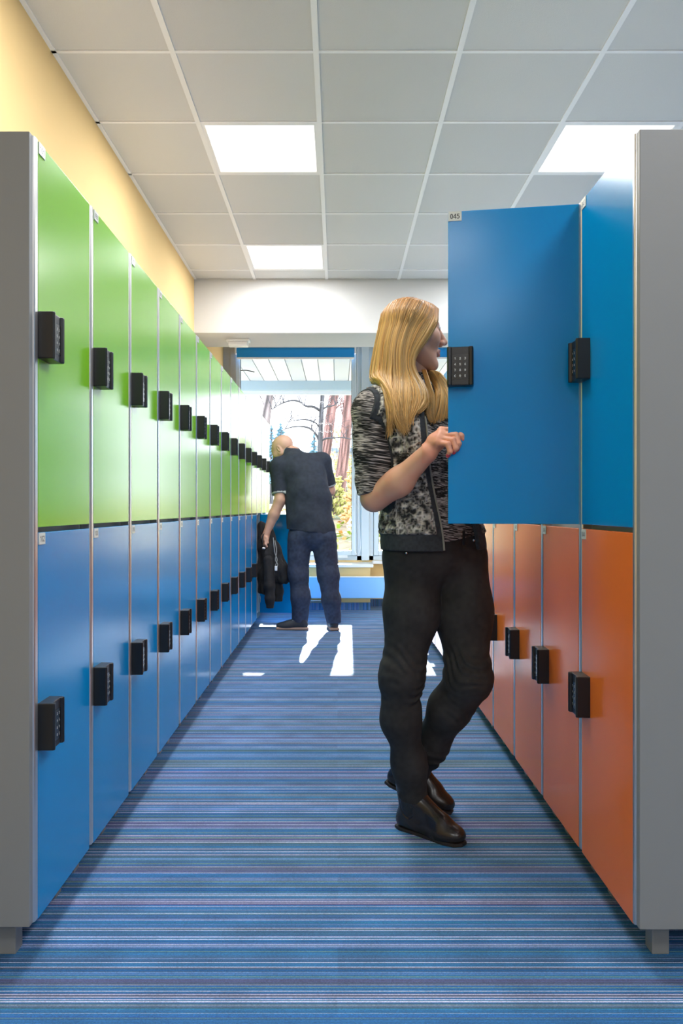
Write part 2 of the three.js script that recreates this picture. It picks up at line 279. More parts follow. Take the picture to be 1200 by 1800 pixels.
// ---------- fittings by the window ----------
function rollerBlind(label, x0, x1, chain) {
  const z = -DW + 0.06, y = 2.66, t = thing('roller_blind', label, 'blind', [(x0 + x1) / 2, y, z], 0, 'rolled up blue blinds'), w = (x1 - x0) / 2;
  part('fabric_roll', new THREE.CylinderGeometry(0.032, 0.032, 2 * w - 0.02, 24).rotateZ(Math.PI / 2), M.blind, t);
  part('hanging_fabric', box(-w + 0.012, w - 0.012, -0.075, 0, 0.028, 0.0305), M.blind, t);
  part('bottom_rail', box(-w + 0.01, w - 0.01, -0.092, -0.072, 0.022, 0.036, 0.004), M.whitePlastic, t);
  for (const s of [-1, 1]) part('bracket', box(s * w - 0.01, s * w + 0.01, -0.035, 0.045, -0.05, 0.036, 0.006), M.whitePlastic, t);
  if (chain) {
    const xs = w + 0.012, pts = []; for (let i = 0; i <= 60; i++) { const a = i / 60; pts.push([xs + (a < 0.5 ? 0 : 0.0), 0, 0]); }
    const loop = new THREE.CatmullRomCurve3([V(xs - 0.008, 0.02, 0), V(xs - 0.006, -0.9, 0.002), V(xs - 0.02, -1.9, 0.004), V(xs - 0.015, -2.09, 0.004), V(xs + 0.02, -2.12, 0.004), V(xs + 0.04, -2.06, 0.004), V(xs + 0.03, -1.8, 0.004), V(xs + 0.008, -0.9, 0.004), V(xs + 0.008, 0.02, 0)]);
    part('chain', new THREE.TubeGeometry(loop, 120, 0.0028, 6), M.whitePlastic, t, 'white pull cord loop');
  }
}
rollerBlind('blue roller blind rolled up above the window behind the man', -1.055, 0.185, true);
rollerBlind('blue roller blind rolled up behind the blonde woman', 0.42, 1.68, false);
{
  const t = thing('emergency_light', 'white box light fitting under the white ceiling beam', 'light fitting', [-0.86, BEAMY, -6.8]);
  part('base', box(-0.1, 0.1, -0.02, 0, -0.05, 0.05, 0.003), M.whitePlastic, t); part('cover', box(-0.085, 0.085, -0.06, -0.02, -0.04, 0.04, 0.01), M.whitePlastic, t);
}
{
  const t = thing('low_board', 'long flat pale blue board mounted low beneath the window sill', 'board', [0, 0, -7.74]);
  part('panel', box(-0.6, 1.7, 0.135, 0.34, -0.03, 0, 0.004), M.benchBlue, t);
  part('top_edge', box(-0.6, 1.7, 0.34, 0.349, -0.05, 0.004, 0.003), M.whitePlastic, t);
  for (const x of [-0.5, 0.1, 0.28]) part('bracket', box(x, x + 0.03, 0.15, 0.33, -0.158, -0.03), M.steel, t);
  part('pipe', [tube([[-0.3, 0.1, -0.1], [-0.1, 0.1, -0.1], [0.02, 0.1, -0.1]], 0.01, 8), tube([[-0.12, 0, -0.1], [-0.12, 0.06, -0.1], [-0.12, 0.14, -0.1]], 0.009, 8)], M.steel, t);
  part('valve', new THREE.CylinderGeometry(0.02, 0.022, 0.05, 14).rotateZ(Math.PI / 2).translate(-0.06, 0.1, -0.1), M.steel, t);
}
// ---------- outside ----------
{
  const CY = 2.66, z0 = -DW - 0.3, z1 = -10.05;
  const t = thing('canopy', 'white boarded canopy roof outside the window', 'canopy', [0, 0, 0]);
  const boards = [std('#a9b2ba', 0.6), std('#9ca7b0', 0.6), std('#b1b9c0', 0.6)];
  for (let k = 0, x = -4; x < 6; x += 0.18, k++) part('board', box(x + 0.004, x + 0.176, CY, CY + 0.02, z1, z0, 0.003), boards[k % 3], t);
  part('roof_deck', box(-4, 6, CY + 0.021, CY + 0.1, -10.2, z0), M.canopy, t);
  part('beam', box(-4, 6, 2.545, CY, -10.15, -10.05), M.canopyBeam, t);
  part('fascia', box(-4, 6, 2.5, 2.76, -10.23, -10.15), M.canopy, t);
  for (const x of [-3.6, 4.4]) part('post', box(x, x + 0.1, -0.3, 2.545, -10.15, -10.05), M.canopyBeam, t);
  part('cable', tube([P(418, 652, 9), P(432, 651, 9), P(447, 654, 9)], 0.006, 5), M.dark, t);
}
const groundY = (x, d) => d < 10.5 ? -0.25 : d < 27 ? -0.25 + 1.1 * smooth(11, 26, d) : 0.85 + 0.02 * (d - 27);
{
  const nx = 60, nz = 90, g = new THREE.PlaneGeometry(1, 1, nx, nz), p = g.attributes.position, col = new Float32Array(p.count * 3);
  for (let j = 0; j <= nz; j++) for (let i = 0; i <= nx; i++) {
    const k = j * (nx + 1) + i, d = 8.5 + 110 * Math.pow(j / nz, 1.8), x = (i / nx - 0.5) * (30 + d * 1.3), n = noise(x * 0.9, d * 0.9, 3) + 0.6 * noise(x * 3, d * 3, 5);
    p.setXYZ(k, x, groundY(x, d) + 0.04 * n, -d); const c = d < 11.5 ? [0.2, 0.205, 0.22] : n > 0.35 ? [0.25, 0.2, 0.14] : n > -0.3 ? [0.13, 0.16, 0.09] : [0.17, 0.18, 0.11]; col.set(c, k * 3);
  }
  g.computeVertexNormals(); g.setAttribute('color', new THREE.BufferAttribute(col, 3));
  struct('ground', g, new THREE.MeshStandardMaterial({ vertexColors: true, roughness: 1 }), 'sunlit grassy bank with fallen leaves outside', 'ground');
}
{
  const r = rng(5), leaf = new THREE.PlaneGeometry(0.13, 0.09).rotateX(-Math.PI / 2), N = 1500, im = new THREE.InstancedMesh(leaf, std('#ffffff', 0.8), N), o = new THREE.Object3D();
  const cols = ['#e9c48a', '#d9a05c', '#b9c463', '#8fae3f', '#f0e2b0'];
  for (let i = 0; i < N; i++) { const d = 14 + 16 * r(), x = (r() - 0.5) * d * 0.5; o.position.set(x, groundY(x, d) + 0.08 + 0.05 * r(), -d); o.rotation.set((r() - 0.5) * 1.4, r() * 6, (r() - 0.5)); o.updateMatrix(); im.setMatrixAt(i, o.matrix); im.setColorAt(i, new THREE.Color(cols[Math.floor(r() * 5)])); }
  im.name = 'fallen_leaves'; im.userData.kind = 'stuff'; tag(im, 'pale fallen leaves scattered over the grassy bank', 'leaves'); shade(im); scene.add(im);
}
const barkMap = texture(128, 256, (x, y) => { const v = 150 + 70 * noise(x / 6, y / 26, 1) + 40 * hash(x, y, 2); return [v, v * 0.9, v * 0.85]; });
const bark = (c) => std(c, 0.95, { map: barkMap });
function tree(label, d, trunk, r0, r1, branches, mat, seed) {
  const r = rng(seed), b = P(...trunk[0], d), t = thing('tree', label, 'tree', [b[0], groundY(b[0], d) - 0.1, b[2]]);
  const loc = (q, dd = d) => { const w = P(q[0], q[1], dd); return V(w[0] - t.position.x, w[1] - t.position.y, w[2] - t.position.z); };
  const pts = [V(0, 0, 0), ...trunk.map(q => loc(q))];
  part('trunk', taperTube(pts, k => mix(r0, r1, k), 9, 22), mat, t);
  for (const br of branches) {
    const pp = br.pts.map((q, i) => loc(q, d + (br.dd ?? 0) * i / br.pts.length)); const gs = [taperTube(pp, k => mix(br.r, br.r * 0.25, k), 6, 16)];
    const c = new THREE.CatmullRomCurve3(pp);
    for (let k = 0; k < (br.twigs ?? 7); k++) { const a = c.getPoint(0.2 + 0.8 * r()), q = a.clone().add(V((r() - 0.5) * 1.1, 0.2 + 0.7 * r(), (r() - 0.5) * 0.8)), m = a.clone().lerp(q, 0.5).add(V((r() - 0.5) * 0.2, 0.1, 0)); gs.push(taperTube([a, m, q], u => mix(br.r * 0.32, br.r * 0.1, u), 4, 6)); const q2 = m.clone().add(V((r() - 0.5) * 0.7, 0.3 * r(), 0)); gs.push(taperTube([m, m.clone().lerp(q2, 0.5).add(V(0, 0.06, 0)), q2], u => br.r * 0.14, 4, 4)); }
    part('branch', gs, mat, t);
  }
  return t;
}
const slimBark = bark('#6b7a8c'), pinkBark = bark('#b29aa0'), paleBark = bark('#a9b2c2');
tree('slim dark tree with long arching bare branches, right of the man', 22, [[562, 893], [562, 800], [564, 740], [567, 680], [568, 590]], 0.09, 0.05, [
  { r: 0.045, pts: [[563, 722], [550, 715], [538, 714], [526, 706], [512, 704], [498, 708], [488, 713], [478, 720]], twigs: 9 },
  { r: 0.045, pts: [[561, 775], [556, 765], [546, 754], [533, 750], [518, 750], [502, 754], [494, 758]], twigs: 5 },
  { r: 0.035, pts: [[563, 752], [552, 742], [540, 738], [526, 738], [514, 740], [505, 741]], twigs: 7 },
  { r: 0.035, pts: [[563, 776], [572, 771], [584, 770], [598, 769], [612, 771], [626, 775]], twigs: 6 },
  { r: 0.03, pts: [[565, 720], [575, 715], [588, 712], [600, 700]], twigs: 8 }, { r: 0.03, pts: [[566, 690], [580, 676], [596, 668]], twigs: 6 }], slimBark, 1);
tree('stout leaning trunk just right of the slim dark tree', 26, [[556, 900], [566, 830], [576, 770], [583, 715], [590, 680], [598, 610]], 0.21, 0.13, [{ r: 0.04, pts: [[582, 730], [592, 716], [604, 708], [612, 704]], twigs: 9 }], pinkBark, 2);
tree('stout leaning trunk beside the right edge of the window', 24, [[594, 902], [598, 850], [604, 800], [609, 745], [613, 690], [618, 610]], 0.2, 0.12, [{ r: 0.035, pts: [[609, 745], [602, 728], [598, 712]], twigs: 9 }, { r: 0.03, pts: [[608, 770], [616, 764], [626, 760]], twigs: 5 }], pinkBark, 3);
tree('pale trunk seen over the far left lockers', 28, [[458, 893], [462, 800], [468, 730], [474, 690], [482, 620]], 0.2, 0.13, [{ r: 0.03, pts: [[468, 720], [461, 705], [455, 690]], twigs: 8 }, { r: 0.03, pts: [[470, 715], [478, 704], [486, 698]], twigs: 8 }], paleBark, 4);
tree('thin bare tree beyond the second window', 25, [[680, 893], [684, 800], [690, 700], [694, 610]], 0.14, 0.08, [{ r: 0.03, pts: [[684, 780], [700, 760], [720, 752]], twigs: 8 }], slimBark, 6);
function fir(label, px, py, d, h) {
  const b = P(px, py, d), y0 = groundY(b[0], d) - 0.2, t = thing('fir_tree', label, 'tree', [b[0], y0, -d]), top = b[1] - y0, m = std('#5d8296', 0.95), r = rng(px);
  part('trunk', new THREE.CylinderGeometry(0.06, 0.14, top * 0.95, 8).translate(0, top * 0.475, 0), slimBark, t);
  const gs = []; for (let k = 0; k < 90; k++) { const u = r(), y = top * (0.3 + 0.7 * u), len = h * (1.05 - u) * (0.6 + 0.5 * r()), a = r() * 6.28; gs.push(taperTube([[0, y, 0], [Math.cos(a) * len * 0.5, y - len * 0.05, Math.sin(a) * len * 0.5], [Math.cos(a) * len, y - len * 0.28, Math.sin(a) * len]], q => mix(0.12, 0.015, q) * (0.5 + h / 3), 5, 4, 0.5)); }
  part('foliage', gs, m, t);
}
fir('bluish fir tree above the bent head of the man', 493, 744, 46, 1.6); fir('bluish fir tree by the far end of the left lockers', 477, 748, 50, 1.3); fir('small fir tree standing left of the slim dark tree', 552, 762, 52, 1.4);
function bush(label, px, d, w, h, color, seed, name = 'shrub') {
  const b = P(px, 893, d), y0 = groundY(b[0], d), t = thing(name, label, 'shrub', [b[0], y0, -d]), r = rng(seed), gs = [], st = [];
  for (let k = 0; k < 260; k++) { const a = r() * 6.28, q = Math.sqrt(r()) * w, y = h * r(), s = 0.05 + 0.08 * r(); gs.push(new THREE.OctahedronGeometry(s).scale(1, 0.5, 0.8).rotateY(a * 3).rotateZ(a).translate(Math.cos(a) * q * (1 - 0.5 * y / h), y + 0.1, Math.sin(a) * q * 0.6)); }
  for (let k = 0; k < 9; k++) { const a = r() * 6.28; st.push(taperTube([[0, -0.05, 0], [Math.cos(a) * w * 0.2, h * 0.4, Math.sin(a) * w * 0.2], [Math.cos(a) * w * 0.5, h * 0.9, Math.sin(a) * w * 0.4]], q => mix(0.02, 0.006, q), 4, 5)); }
  part('foliage', gs, std(color, 0.85), t); part('stem', st, slimBark, t);
}
bush('yellow-green shrub at the foot of the leaning trunks', 583, 22.5, 0.55, 1.1, '#a3a468', 21); bush('ochre leafed shrub beside the right window edge', 628, 20.6, 0.45, 1.6, '#c4a678', 22); bush('golden leafed sapling up behind the right leaning trunk', 601, 34, 1.0, 3.4, '#cbb080', 23);
bush('light green shrub behind the right leaning trunk', 606, 30, 0.8, 1.9, '#b2b57e', 24); bush('low green shrub beyond the second window', 700, 18.5, 0.6, 0.7, '#8f9760', 25);
{
  const d = 55, a = P(570, 862, d), b = P(700, 795, d), y0 = 1.0, t = thing('house', 'pale blue-grey building beyond the leaning trunks', 'building', [(a[0] + b[0]) / 2, y0, -d]), w = (b[0] - a[0]) / 2, h = b[1] - y0;
  part('wall', box(-w, w, 0, h, -6, 0), M.render, t); part('roof', box(-w - 0.4, w + 0.4, h, h + 0.28, -6.4, 0.5), M.roof, t);
  for (let k = 0; k < 4; k++) { const x = -w + 0.8 + k * 1.25; part('window', box(x, x + 0.8, h - 1.5, h - 0.5, -0.02, 0.05), M.shutter, t); }
  part('wall_band', box(-w, w, h - 2.2, h - 1.9, 0, 0.06), M.shutter, t);
}
{
  const d = 27.5, b = P(602, 893, d), t = thing('fence', 'thin wire and post fence behind the leaning trunks', 'fence', [b[0], 0.8, -d]);
  for (let k = 0; k < 26; k++) part('post', box(-1.3 + k * 0.13, -1.275 + k * 0.13, -0.1, 0.95 + 0.1 * hash(k, 1, 1), -0.012, 0.012), slimBark, t);
  for (const y of [0.25, 0.8]) part('rail', box(-1.35, 2.1, y, y + 0.03, 0.012, 0.03), slimBark, t);
}
// ---------- people: signed distance bodies meshed with surface nets ----------
function netMesh(sdf, lo, hi, h, colorAt, uvAt) {
  const n = [0, 1, 2].map(k => Math.ceil((hi[k] - lo[k]) / h) + 2), [nx, ny, nz] = n, val = new Float32Array(nx * ny * nz), B = 6, at = (i, j, k) => (k * ny + j) * nx + i;
  for (let bk = 0; bk < nz; bk += B) for (let bj = 0; bj < ny; bj += B) for (let bi = 0; bi < nx; bi += B) {
    const ei = Math.min(bi + B, nx), ej = Math.min(bj + B, ny), ek = Math.min(bk + B, nz);
    const d = sdf([lo[0] + (bi + B / 2) * h, lo[1] + (bj + B / 2) * h, lo[2] + (bk + B / 2) * h]), far = Math.abs(d) > B * h * 1.6;
    for (let k = bk; k < ek; k++) for (let j = bj; j < ej; j++) for (let i = bi; i < ei; i++) val[at(i, j, k)] = far ? d : sdf([lo[0] + i * h, lo[1] + j * h, lo[2] + k * h]);
  }
  const vid = new Int32Array(nx * ny * nz).fill(-1), pos = [], idx = [];
  for (let k = 0; k < nz - 1; k++) for (let j = 0; j < ny - 1; j++) for (let i = 0; i < nx - 1; i++) {
    let mask = 0, c = 0, sx = 0, sy = 0, sz = 0; const v = [];
    for (let q = 0; q < 8; q++) { const x = val[at(i + (q & 1), j + ((q >> 1) & 1), k + (q >> 2))]; v.push(x); if (x < 0) mask |= 1 << q; }
    if (mask === 0 || mask === 255) continue;
    for (let a = 0; a < 8; a++) for (let e = 1; e < 8; e <<= 1) { const b = a ^ e; if (b < a || (v[a] < 0) === (v[b] < 0)) continue; const t = v[a] / (v[a] - v[b]); sx += (a & 1) + t * ((b & 1) - (a & 1)); sy += ((a >> 1) & 1) + t * (((b >> 1) & 1) - ((a >> 1) & 1)); sz += (a >> 2) + t * ((b >> 2) - (a >> 2)); c++; }
    vid[at(i, j, k)] = pos.length / 3; pos.push(lo[0] + (i + sx / c) * h, lo[1] + (j + sy / c) * h, lo[2] + (k + sz / c) * h);
  }
  const quad = (a, b, c, d, flip) => { if (a < 0 || b < 0 || c < 0 || d < 0) return; flip ? idx.push(a, c, b, a, d, c) : idx.push(a, b, c, a, c, d); };
  for (let k = 1; k < nz - 1; k++) for (let j = 1; j < ny - 1; j++) for (let i = 1; i < nx - 1; i++) {
    const s = val[at(i, j, k)] < 0;
    if (s !== val[at(i + 1, j, k)] < 0) quad(vid[at(i, j - 1, k - 1)], vid[at(i, j, k - 1)], vid[at(i, j, k)], vid[at(i, j - 1, k)], !s);
    if (s !== val[at(i, j + 1, k)] < 0) quad(vid[at(i - 1, j, k - 1)], vid[at(i - 1, j, k)], vid[at(i, j, k)], vid[at(i, j, k - 1)], !s);
    if (s !== val[at(i, j, k + 1)] < 0) quad(vid[at(i - 1, j - 1, k)], vid[at(i, j - 1, k)], vid[at(i, j, k)], vid[at(i - 1, j, k)], !s);
  }
  const m = pos.length / 3, nor = new Float32Array(m * 3), col = new Float32Array(m * 3), uv = new Float32Array(m * 2), e = h * 0.6;
  for (let q = 0; q < m; q++) {
    const p = [pos[3 * q], pos[3 * q + 1], pos[3 * q + 2]], g = [0, 1, 2].map(a => { const u = p.slice(), w = p.slice(); u[a] += e; w[a] -= e; return sdf(u) - sdf(w); }), l = Math.hypot(...g) || 1;
    nor.set(g.map(x => x / l), 3 * q); col.set(colorAt ? colorAt(p, g.map(x => x / l)) : [1, 1, 1], 3 * q); if (uvAt) uv.set(uvAt(p), 2 * q);
  }
  const g = new THREE.BufferGeometry();
  g.setAttribute('position', new THREE.Float32BufferAttribute(pos, 3)); g.setAttribute('normal', new THREE.BufferAttribute(nor, 3)); g.setAttribute('color', new THREE.BufferAttribute(col, 3)); g.setAttribute('uv', new THREE.BufferAttribute(uv, 2)); g.setIndex(idx);
  return g;
}
const smin = (a, b, k) => { const h = Math.max(k - Math.abs(a - b), 0) / k; return Math.min(a, b) - h * h * k * 0.25; };
const smax = (a, b, k) => -smin(-a, -b, k);
function cap(p, a, b, ra, rb) {
  const bx = b[0] - a[0], by = b[1] - a[1], bz = b[2] - a[2], x = p[0] - a[0], y = p[1] - a[1], z = p[2] - a[2], t = clamp((x * bx + y * by + z * bz) / (bx * bx + by * by + bz * bz));
  return Math.hypot(x - t * bx, y - t * by, z - t * bz) - (ra + (rb - ra) * t);
}
const ball = (p, c, r) => Math.hypot(p[0] - c[0], p[1] - c[1], p[2] - c[2]) - r;
// ellipsoid turned about y: radii are sideways, up, forward; turn 0 faces +z
function ell(p, c, r, turn = 0) {
  const s = Math.sin(turn), q = Math.cos(turn), x = p[0] - c[0], y = p[1] - c[1], z = p[2] - c[2], lx = (x * q - z * s) / r[0], ly = y / r[1], lz = (x * s + z * q) / r[2];
  const k0 = Math.hypot(lx, ly, lz), k1 = Math.hypot(lx / r[0], ly / r[1], lz / r[2]); return k0 < 1e-6 ? -Math.min(...r) : k0 * (k0 - 1) / k1;
}
const chain = (p, pts, k) => { let d = 1e9; for (let i = 0; i < pts.length - 1; i++) d = smin(d, cap(p, pts[i], pts[i + 1], pts[i][3], pts[i + 1][3]), k); return d; };
const J = (px, py, d, r) => [...P(px, py, d), r];
const bounds = (pts, pad) => [[0, 1, 2].map(k => Math.min(...pts.map(p => p[k])) - pad), [0, 1, 2].map(k => Math.max(...pts.map(p => p[k])) + pad)];

// a head in its own axes: eyes at y 0, face towards +z, x to the person's left
function headField(p, male) {
  const x = Math.abs(p[0]), q = [x, p[1], p[2]];
  let d = ell(q, male ? [0, 0.014, -0.02] : [0, 0.01, -0.008], male ? [0.075, 0.088, 0.098] : [0.069, 0.068, 0.077]);
  d = smin(d, ell(q, [0, -0.045, 0.03], male ? [0.062, 0.088, 0.062] : [0.056, 0.083, 0.058]), 0.04);
  d = smin(d, cap(q, [0.056, -0.055, 0], [0.014, -0.112, 0.066], male ? 0.02 : 0.015, male ? 0.019 : 0.014), 0.03);
  d = smin(d, ball(q, [0, -0.113, 0.074], male ? 0.019 : 0.0145), 0.02);
  d = smin(d, ball(q, [0.038, -0.032, 0.057], 0.026), 0.025);
  d = smin(d, cap(q, [0, 0.016, 0.083], [0.036, 0.014, 0.068], 0.009, 0.009), 0.018);
  d = smax(d, -ball(q, [0.032, 0.0, 0.1], 0.017), 0.012);
  d = smin(d, ball(q, [0.0305, -0.001, 0.0745], 0.0125), 0.003);
  d = smin(d, cap(q, [0, 0.002, 0.087], [0, -0.037, 0.109], 0.008, 0.0108), 0.01);
  d = smin(d, ball(q, [0.0115, -0.043, 0.099], 0.0085), 0.008);
  d = smax(d, -ball(q, [0.007, -0.052, 0.103], 0.004), 0.003);
  d = smin(d, cap(q, [0, -0.0655, 0.0915], [0.022, -0.0715, 0.079], 0.0062, 0.004), 0.006);
  d = smin(d, cap(q, [0, -0.0785, 0.0895], [0.02, -0.0735, 0.079], 0.0072, 0.004), 0.006);
  d = smax(d, -cap(q, [0, -0.0722, 0.1], [0.022, -0.0728, 0.088], 0.0022, 0.0018), 0.003);
  const e = ell(q, [0.073, -0.012, -0.012], [0.009, 0.031, 0.018], 0.35); d = smin(d, smax(e, -ell(q, [0.083, -0.01, -0.006], [0.008, 0.019, 0.01], 0.35), 0.006), 0.008);
  return d;
}
function headColor(p, skin, lip, brow, iris) {
  const x = Math.abs(p[0]); let c = skin.slice(); const blend = (k, o) => { c = c.map((v, i) => mix(v, o[i], k)); };
  blend(0.35 * smooth(0.03, 0.005, Math.hypot(x - 0.04, p[1] + 0.035, p[2] - 0.075)), [0.66, 0.3, 0.22]);
  if (p[2] > 0.068) { const lipK = smooth(1, 0.75, Math.hypot((x) / 0.025, (p[1] + 0.0725) / 0.0125)); blend(0.8 * lipK, lip); }
  const er = Math.hypot(x - 0.0305, p[1] + 0.001, p[2] - 0.0745);
  if (er < 0.0138 && p[2] > 0.078) { const ex = Math.hypot(x - 0.0315, p[1]); if (Math.abs(p[1]) < 0.0062 * Math.sqrt(Math.max(0, 1 - ((x - 0.0305) / 0.0125) ** 2))) c = ex < 0.0028 ? [0.01, 0.01, 0.01] : ex < 0.0055 ? iris : [0.75, 0.72, 0.7]; else if (p[1] > 0 && p[1] < 0.0085) c = [0.05, 0.03, 0.025]; }
  if (p[2] > 0.05 && Math.abs(p[1] - 0.0205 + 6 * (x - 0.028) ** 2) < 0.0035 && x > 0.012 && x < 0.05) blend(0.75, brow);
  return c;
}
function headMesh(m4, male, colors, h) { const g = netMesh(p => headField(p, male), [-0.1, -0.15, -0.13], [0.1, 0.12, 0.14], h, p => headColor(p, ...colors)); return g.applyMatrix4(m4); }
// hand: wrist, palm and five fingers as joint chains
const handField = (h) => (p) => {
  let d = cap(p, h.wrist, h.palm, h.wrist[3], h.palm[3]);
  for (const f of h.fingers) d = smin(d, cap(p, h.palm, f[0], h.palm[3] * 0.9, f[0][3] * 1.15), 0.014);
  let fd = 1e9; for (const f of h.fingers) fd = Math.min(fd, chain(p, f, 0.003)); d = smin(d, fd, 0.006);
  if (h.thumb) d = smin(d, chain(p, [h.palm, ...h.thumb], 0.006), 0.008);
  return d;
};
const skinMat = new THREE.MeshPhysicalMaterial({ vertexColors: true, roughness: 0.5, sheen: 0.2, sheenColor: new THREE.Color(0.6, 0.3, 0.2) });
const clothMat = (r = 0.9, extra = {}) => new THREE.MeshStandardMaterial({ vertexColors: true, roughness: r, ...extra });

// ===== the woman at the open locker =====
{
  const base = [0.29, 0, -2.48], who = thing('person', 'blonde woman in fleecy vest and black jeans looking into the open blue locker', 'person', base);
  const put = (name, geo, mat, parent = who, label) => { geo.translate(-base[0], -base[1], -base[2]); return part(name, geo, mat, parent, label); };
  const skin = [0.66, 0.345, 0.225];
  const T1 = 0.5, T2 = 0.66, T3 = 0.78;
  const torso = p => {
    let d = ell(p, [0.308, 0.9, -2.485], [0.158, 0.13, 0.112], T1);
    d = smin(d, ell(p, [0.28, 1.06, -2.48], [0.128, 0.17, 0.094], T2), 0.08);
    d = smin(d, ell(p, [0.24, 1.245, -2.478], [0.15, 0.165, 0.1], T3), 0.08);
    for (const s of [-1, 1]) d = smin(d, ell(p, [0.24 + Math.sin(T3) * 0.065 + Math.cos(T3) * 0.062 * s, 1.225, -2.478 + Math.cos(T3) * 0.065 - Math.sin(T3) * 0.062 * s], [0.058, 0.058, 0.05], T3), 0.04);
    d = smin(d, cap(p, rs, ls, 0.047, 0.047), 0.06);
    return d;
  };
  const rs = J(652, 722, 2.385, 0.056), ls = [0.352, 1.34, -2.575, 0.056], re = J(657, 876, 2.37, 0.042), rm = J(701, 847, 2.315, 0.0385), rw = J(752, 795, 2.245, 0.026);
  const le = [0.475, 1.1, -2.55, 0.042], lw = [0.63, 1.17, -2.4, 0.026];
  const neck = p => cap(p, [0.238, 1.36, -2.487], [0.232, 1.52, -2.487], 0.054, 0.05);
  const legs = p => {
    const R = chain(p, [J(722, 985, 2.46, 0.086), J(724, 1075, 2.45, 0.076), J(706, 1188, 2.43, 0.058), J(704, 1262, 2.445, 0.051), J(720, 1345, 2.475, 0.043), J(728, 1412, 2.5, 0.041)], 0.05);
    const L = chain(p, [J(806, 985, 2.51, 0.088), J(814, 1075, 2.48, 0.081), J(824, 1192, 2.42, 0.06), J(790, 1245, 2.47, 0.056), J(756, 1310, 2.55, 0.046), J(722, 1372, 2.64, 0.039)], 0.05);
    return Math.min(R, L);
  };
  const knees = [J(706, 1195, 2.43), J(824, 1195, 2.42), J(726, 1395, 2.5), J(740, 1350, 2.57)];
  const jeans = p => {
    let d = smin(ell(p, [0.308, 0.9, -2.485], [0.163, 0.125, 0.116], T1), legs(p) - 0.004, 0.035);
    const kn = Math.min(...knees.map(k => Math.hypot(p[0] - k[0], (p[1] - k[1]) * 0.8, p[2] - k[2])));
    d -= 0.005 * smooth(0.14, 0.02, kn) * (0.5 + noise(p[0] * 12, p[1] * 16, 4)) * Math.sin(p[1] * 150 + 60 * p[0] + 9 * noise(p[0] * 12, p[1] * 7, p[2] * 12)) + 0.0025 * noise(p[0] * 24, p[1] * 18, p[2] * 24);
    d = Math.max(d, p[1] - 0.962 + 0.1 * (p[0] - 0.3));
    return Math.max(d, 0.098 - p[1]);
  };
  // hand on the door edge
  const H = {
    wrist: rw, palm: J(766, 777, 2.24, 0.022), fingers: [
      [J(776, 757, 2.232, 0.0105), J(804, 755, 2.213, 0.0088), J(811, 766, 2.2, 0.0078), J(814.5, 776, 2.203, 0.0066)],
      [J(776, 764, 2.223, 0.0105), J(801, 765, 2.2, 0.009), J(806, 780, 2.19, 0.008), J(803, 790, 2.196, 0.0068)],
      [J(773, 771, 2.216, 0.0102), J(796, 774, 2.192, 0.009), J(801, 788, 2.185, 0.0078), J(797, 795, 2.195, 0.0066)],
      [J(770, 778, 2.212, 0.0095), J(787, 781, 2.188, 0.0083), J(791, 794, 2.184, 0.0072), J(787, 801, 2.194, 0.0062)]],
    thumb: [J(772, 776, 2.258, 0.014), J(788, 775, 2.266, 0.0105), J(800, 776, 2.262, 0.0085)],
  };
  const tips = H.fingers.map(f => f[3]);
  const handSDF = handField(H), forearm = p => smin(chain(p, [re, rm, rw], 0.03), 1e3, 0.01);
  const LHp = [0.68, 1.2, -2.36, 0.022], LH = { wrist: lw, palm: LHp, fingers: [0, 1, 2, 3].map(k => [[0.71, 1.225 - k * 0.018, -2.345, 0.0095], [0.74, 1.222 - k * 0.018, -2.34, 0.0085], [0.757, 1.205 - k * 0.018, -2.345, 0.007]]), thumb: [[0.69, 1.225, -2.38, 0.013], [0.715, 1.24, -2.385, 0.0095]] };
  const body = p => {
    let d = smin(torso(p), neck(p), 0.04); d = smin(d, chain(p, [rs, re], 0.02) + 0.012, 0.03); d = smin(d, forearm(p), 0.02); d = smin(d, chain(p, [ls, le, lw], 0.02), 0.03); d = smin(d, legs(p) + 0.004, 0.03);
    return d;
  };
  const skinTone = p => { const k = 1 + 0.09 * noise(p[0] * 60, p[1] * 60, p[2] * 60); return skin.map((v, i) => v * (i === 0 ? 1 : k)); };
  const nail = p => { for (const t of tips) if (Math.hypot(p[0] - t[0], p[1] - t[1] + 0.001, p[2] - t[2] - 0.004) < 0.0068) return [0.62, 0.05, 0.07]; const c = skinTone(p); return [c[0] * 1.08, c[1] * 0.93, c[2] * 0.9]; };
  const hm = new THREE.Matrix4().compose(V(0.2315, 1.592, -2.47), new THREE.Quaternion().setFromEuler(new THREE.Euler(0.02, Math.PI / 2 + 0.16, 0, 'YXZ')), V(1, 1, 1));
  const bodyGeo = mergeGeometries([
    netMesh(body, ...bounds([[0.1, 0.1, -2.7], [0.65, 1.5, -2.22]], 0.06), 0.0075, skinTone),
    headMesh(hm, false, [skin, [0.5, 0.13, 0.12], [0.3, 0.18, 0.08], [0.12, 0.2, 0.25]], 0.0024),
    netMesh(p => smin(handSDF(p), cap(p, rm, rw, 0.04, 0.026), 0.01), ...bounds([H.wrist, ...H.fingers.flat(), ...H.thumb], 0.02), 0.0018, nail),
    netMesh(handField(LH), ...bounds([LH.wrist, ...LH.fingers.flat(), ...LH.thumb], 0.02), 0.003, skinTone)]);
  put('body', bodyGeo, skinMat, who, 'skin of face, neck, arms and hands');
  // jeans
  const denim = [0.019, 0.0185, 0.018];
  const jm = put('jeans', netMesh(jeans, ...bounds([[0.17, 0.09, -2.68], [0.48, 0.97, -2.36]], 0.07), 0.0055, p => { const k = 1 + 0.35 * noise(p[0] * 90, p[1] * 90, p[2] * 90) + 0.3 * noise(p[0] * 20, p[1] * 20, p[2] * 20); return denim.map(v => v * k); }), clothMat(0.85), who, 'slim black jeans');
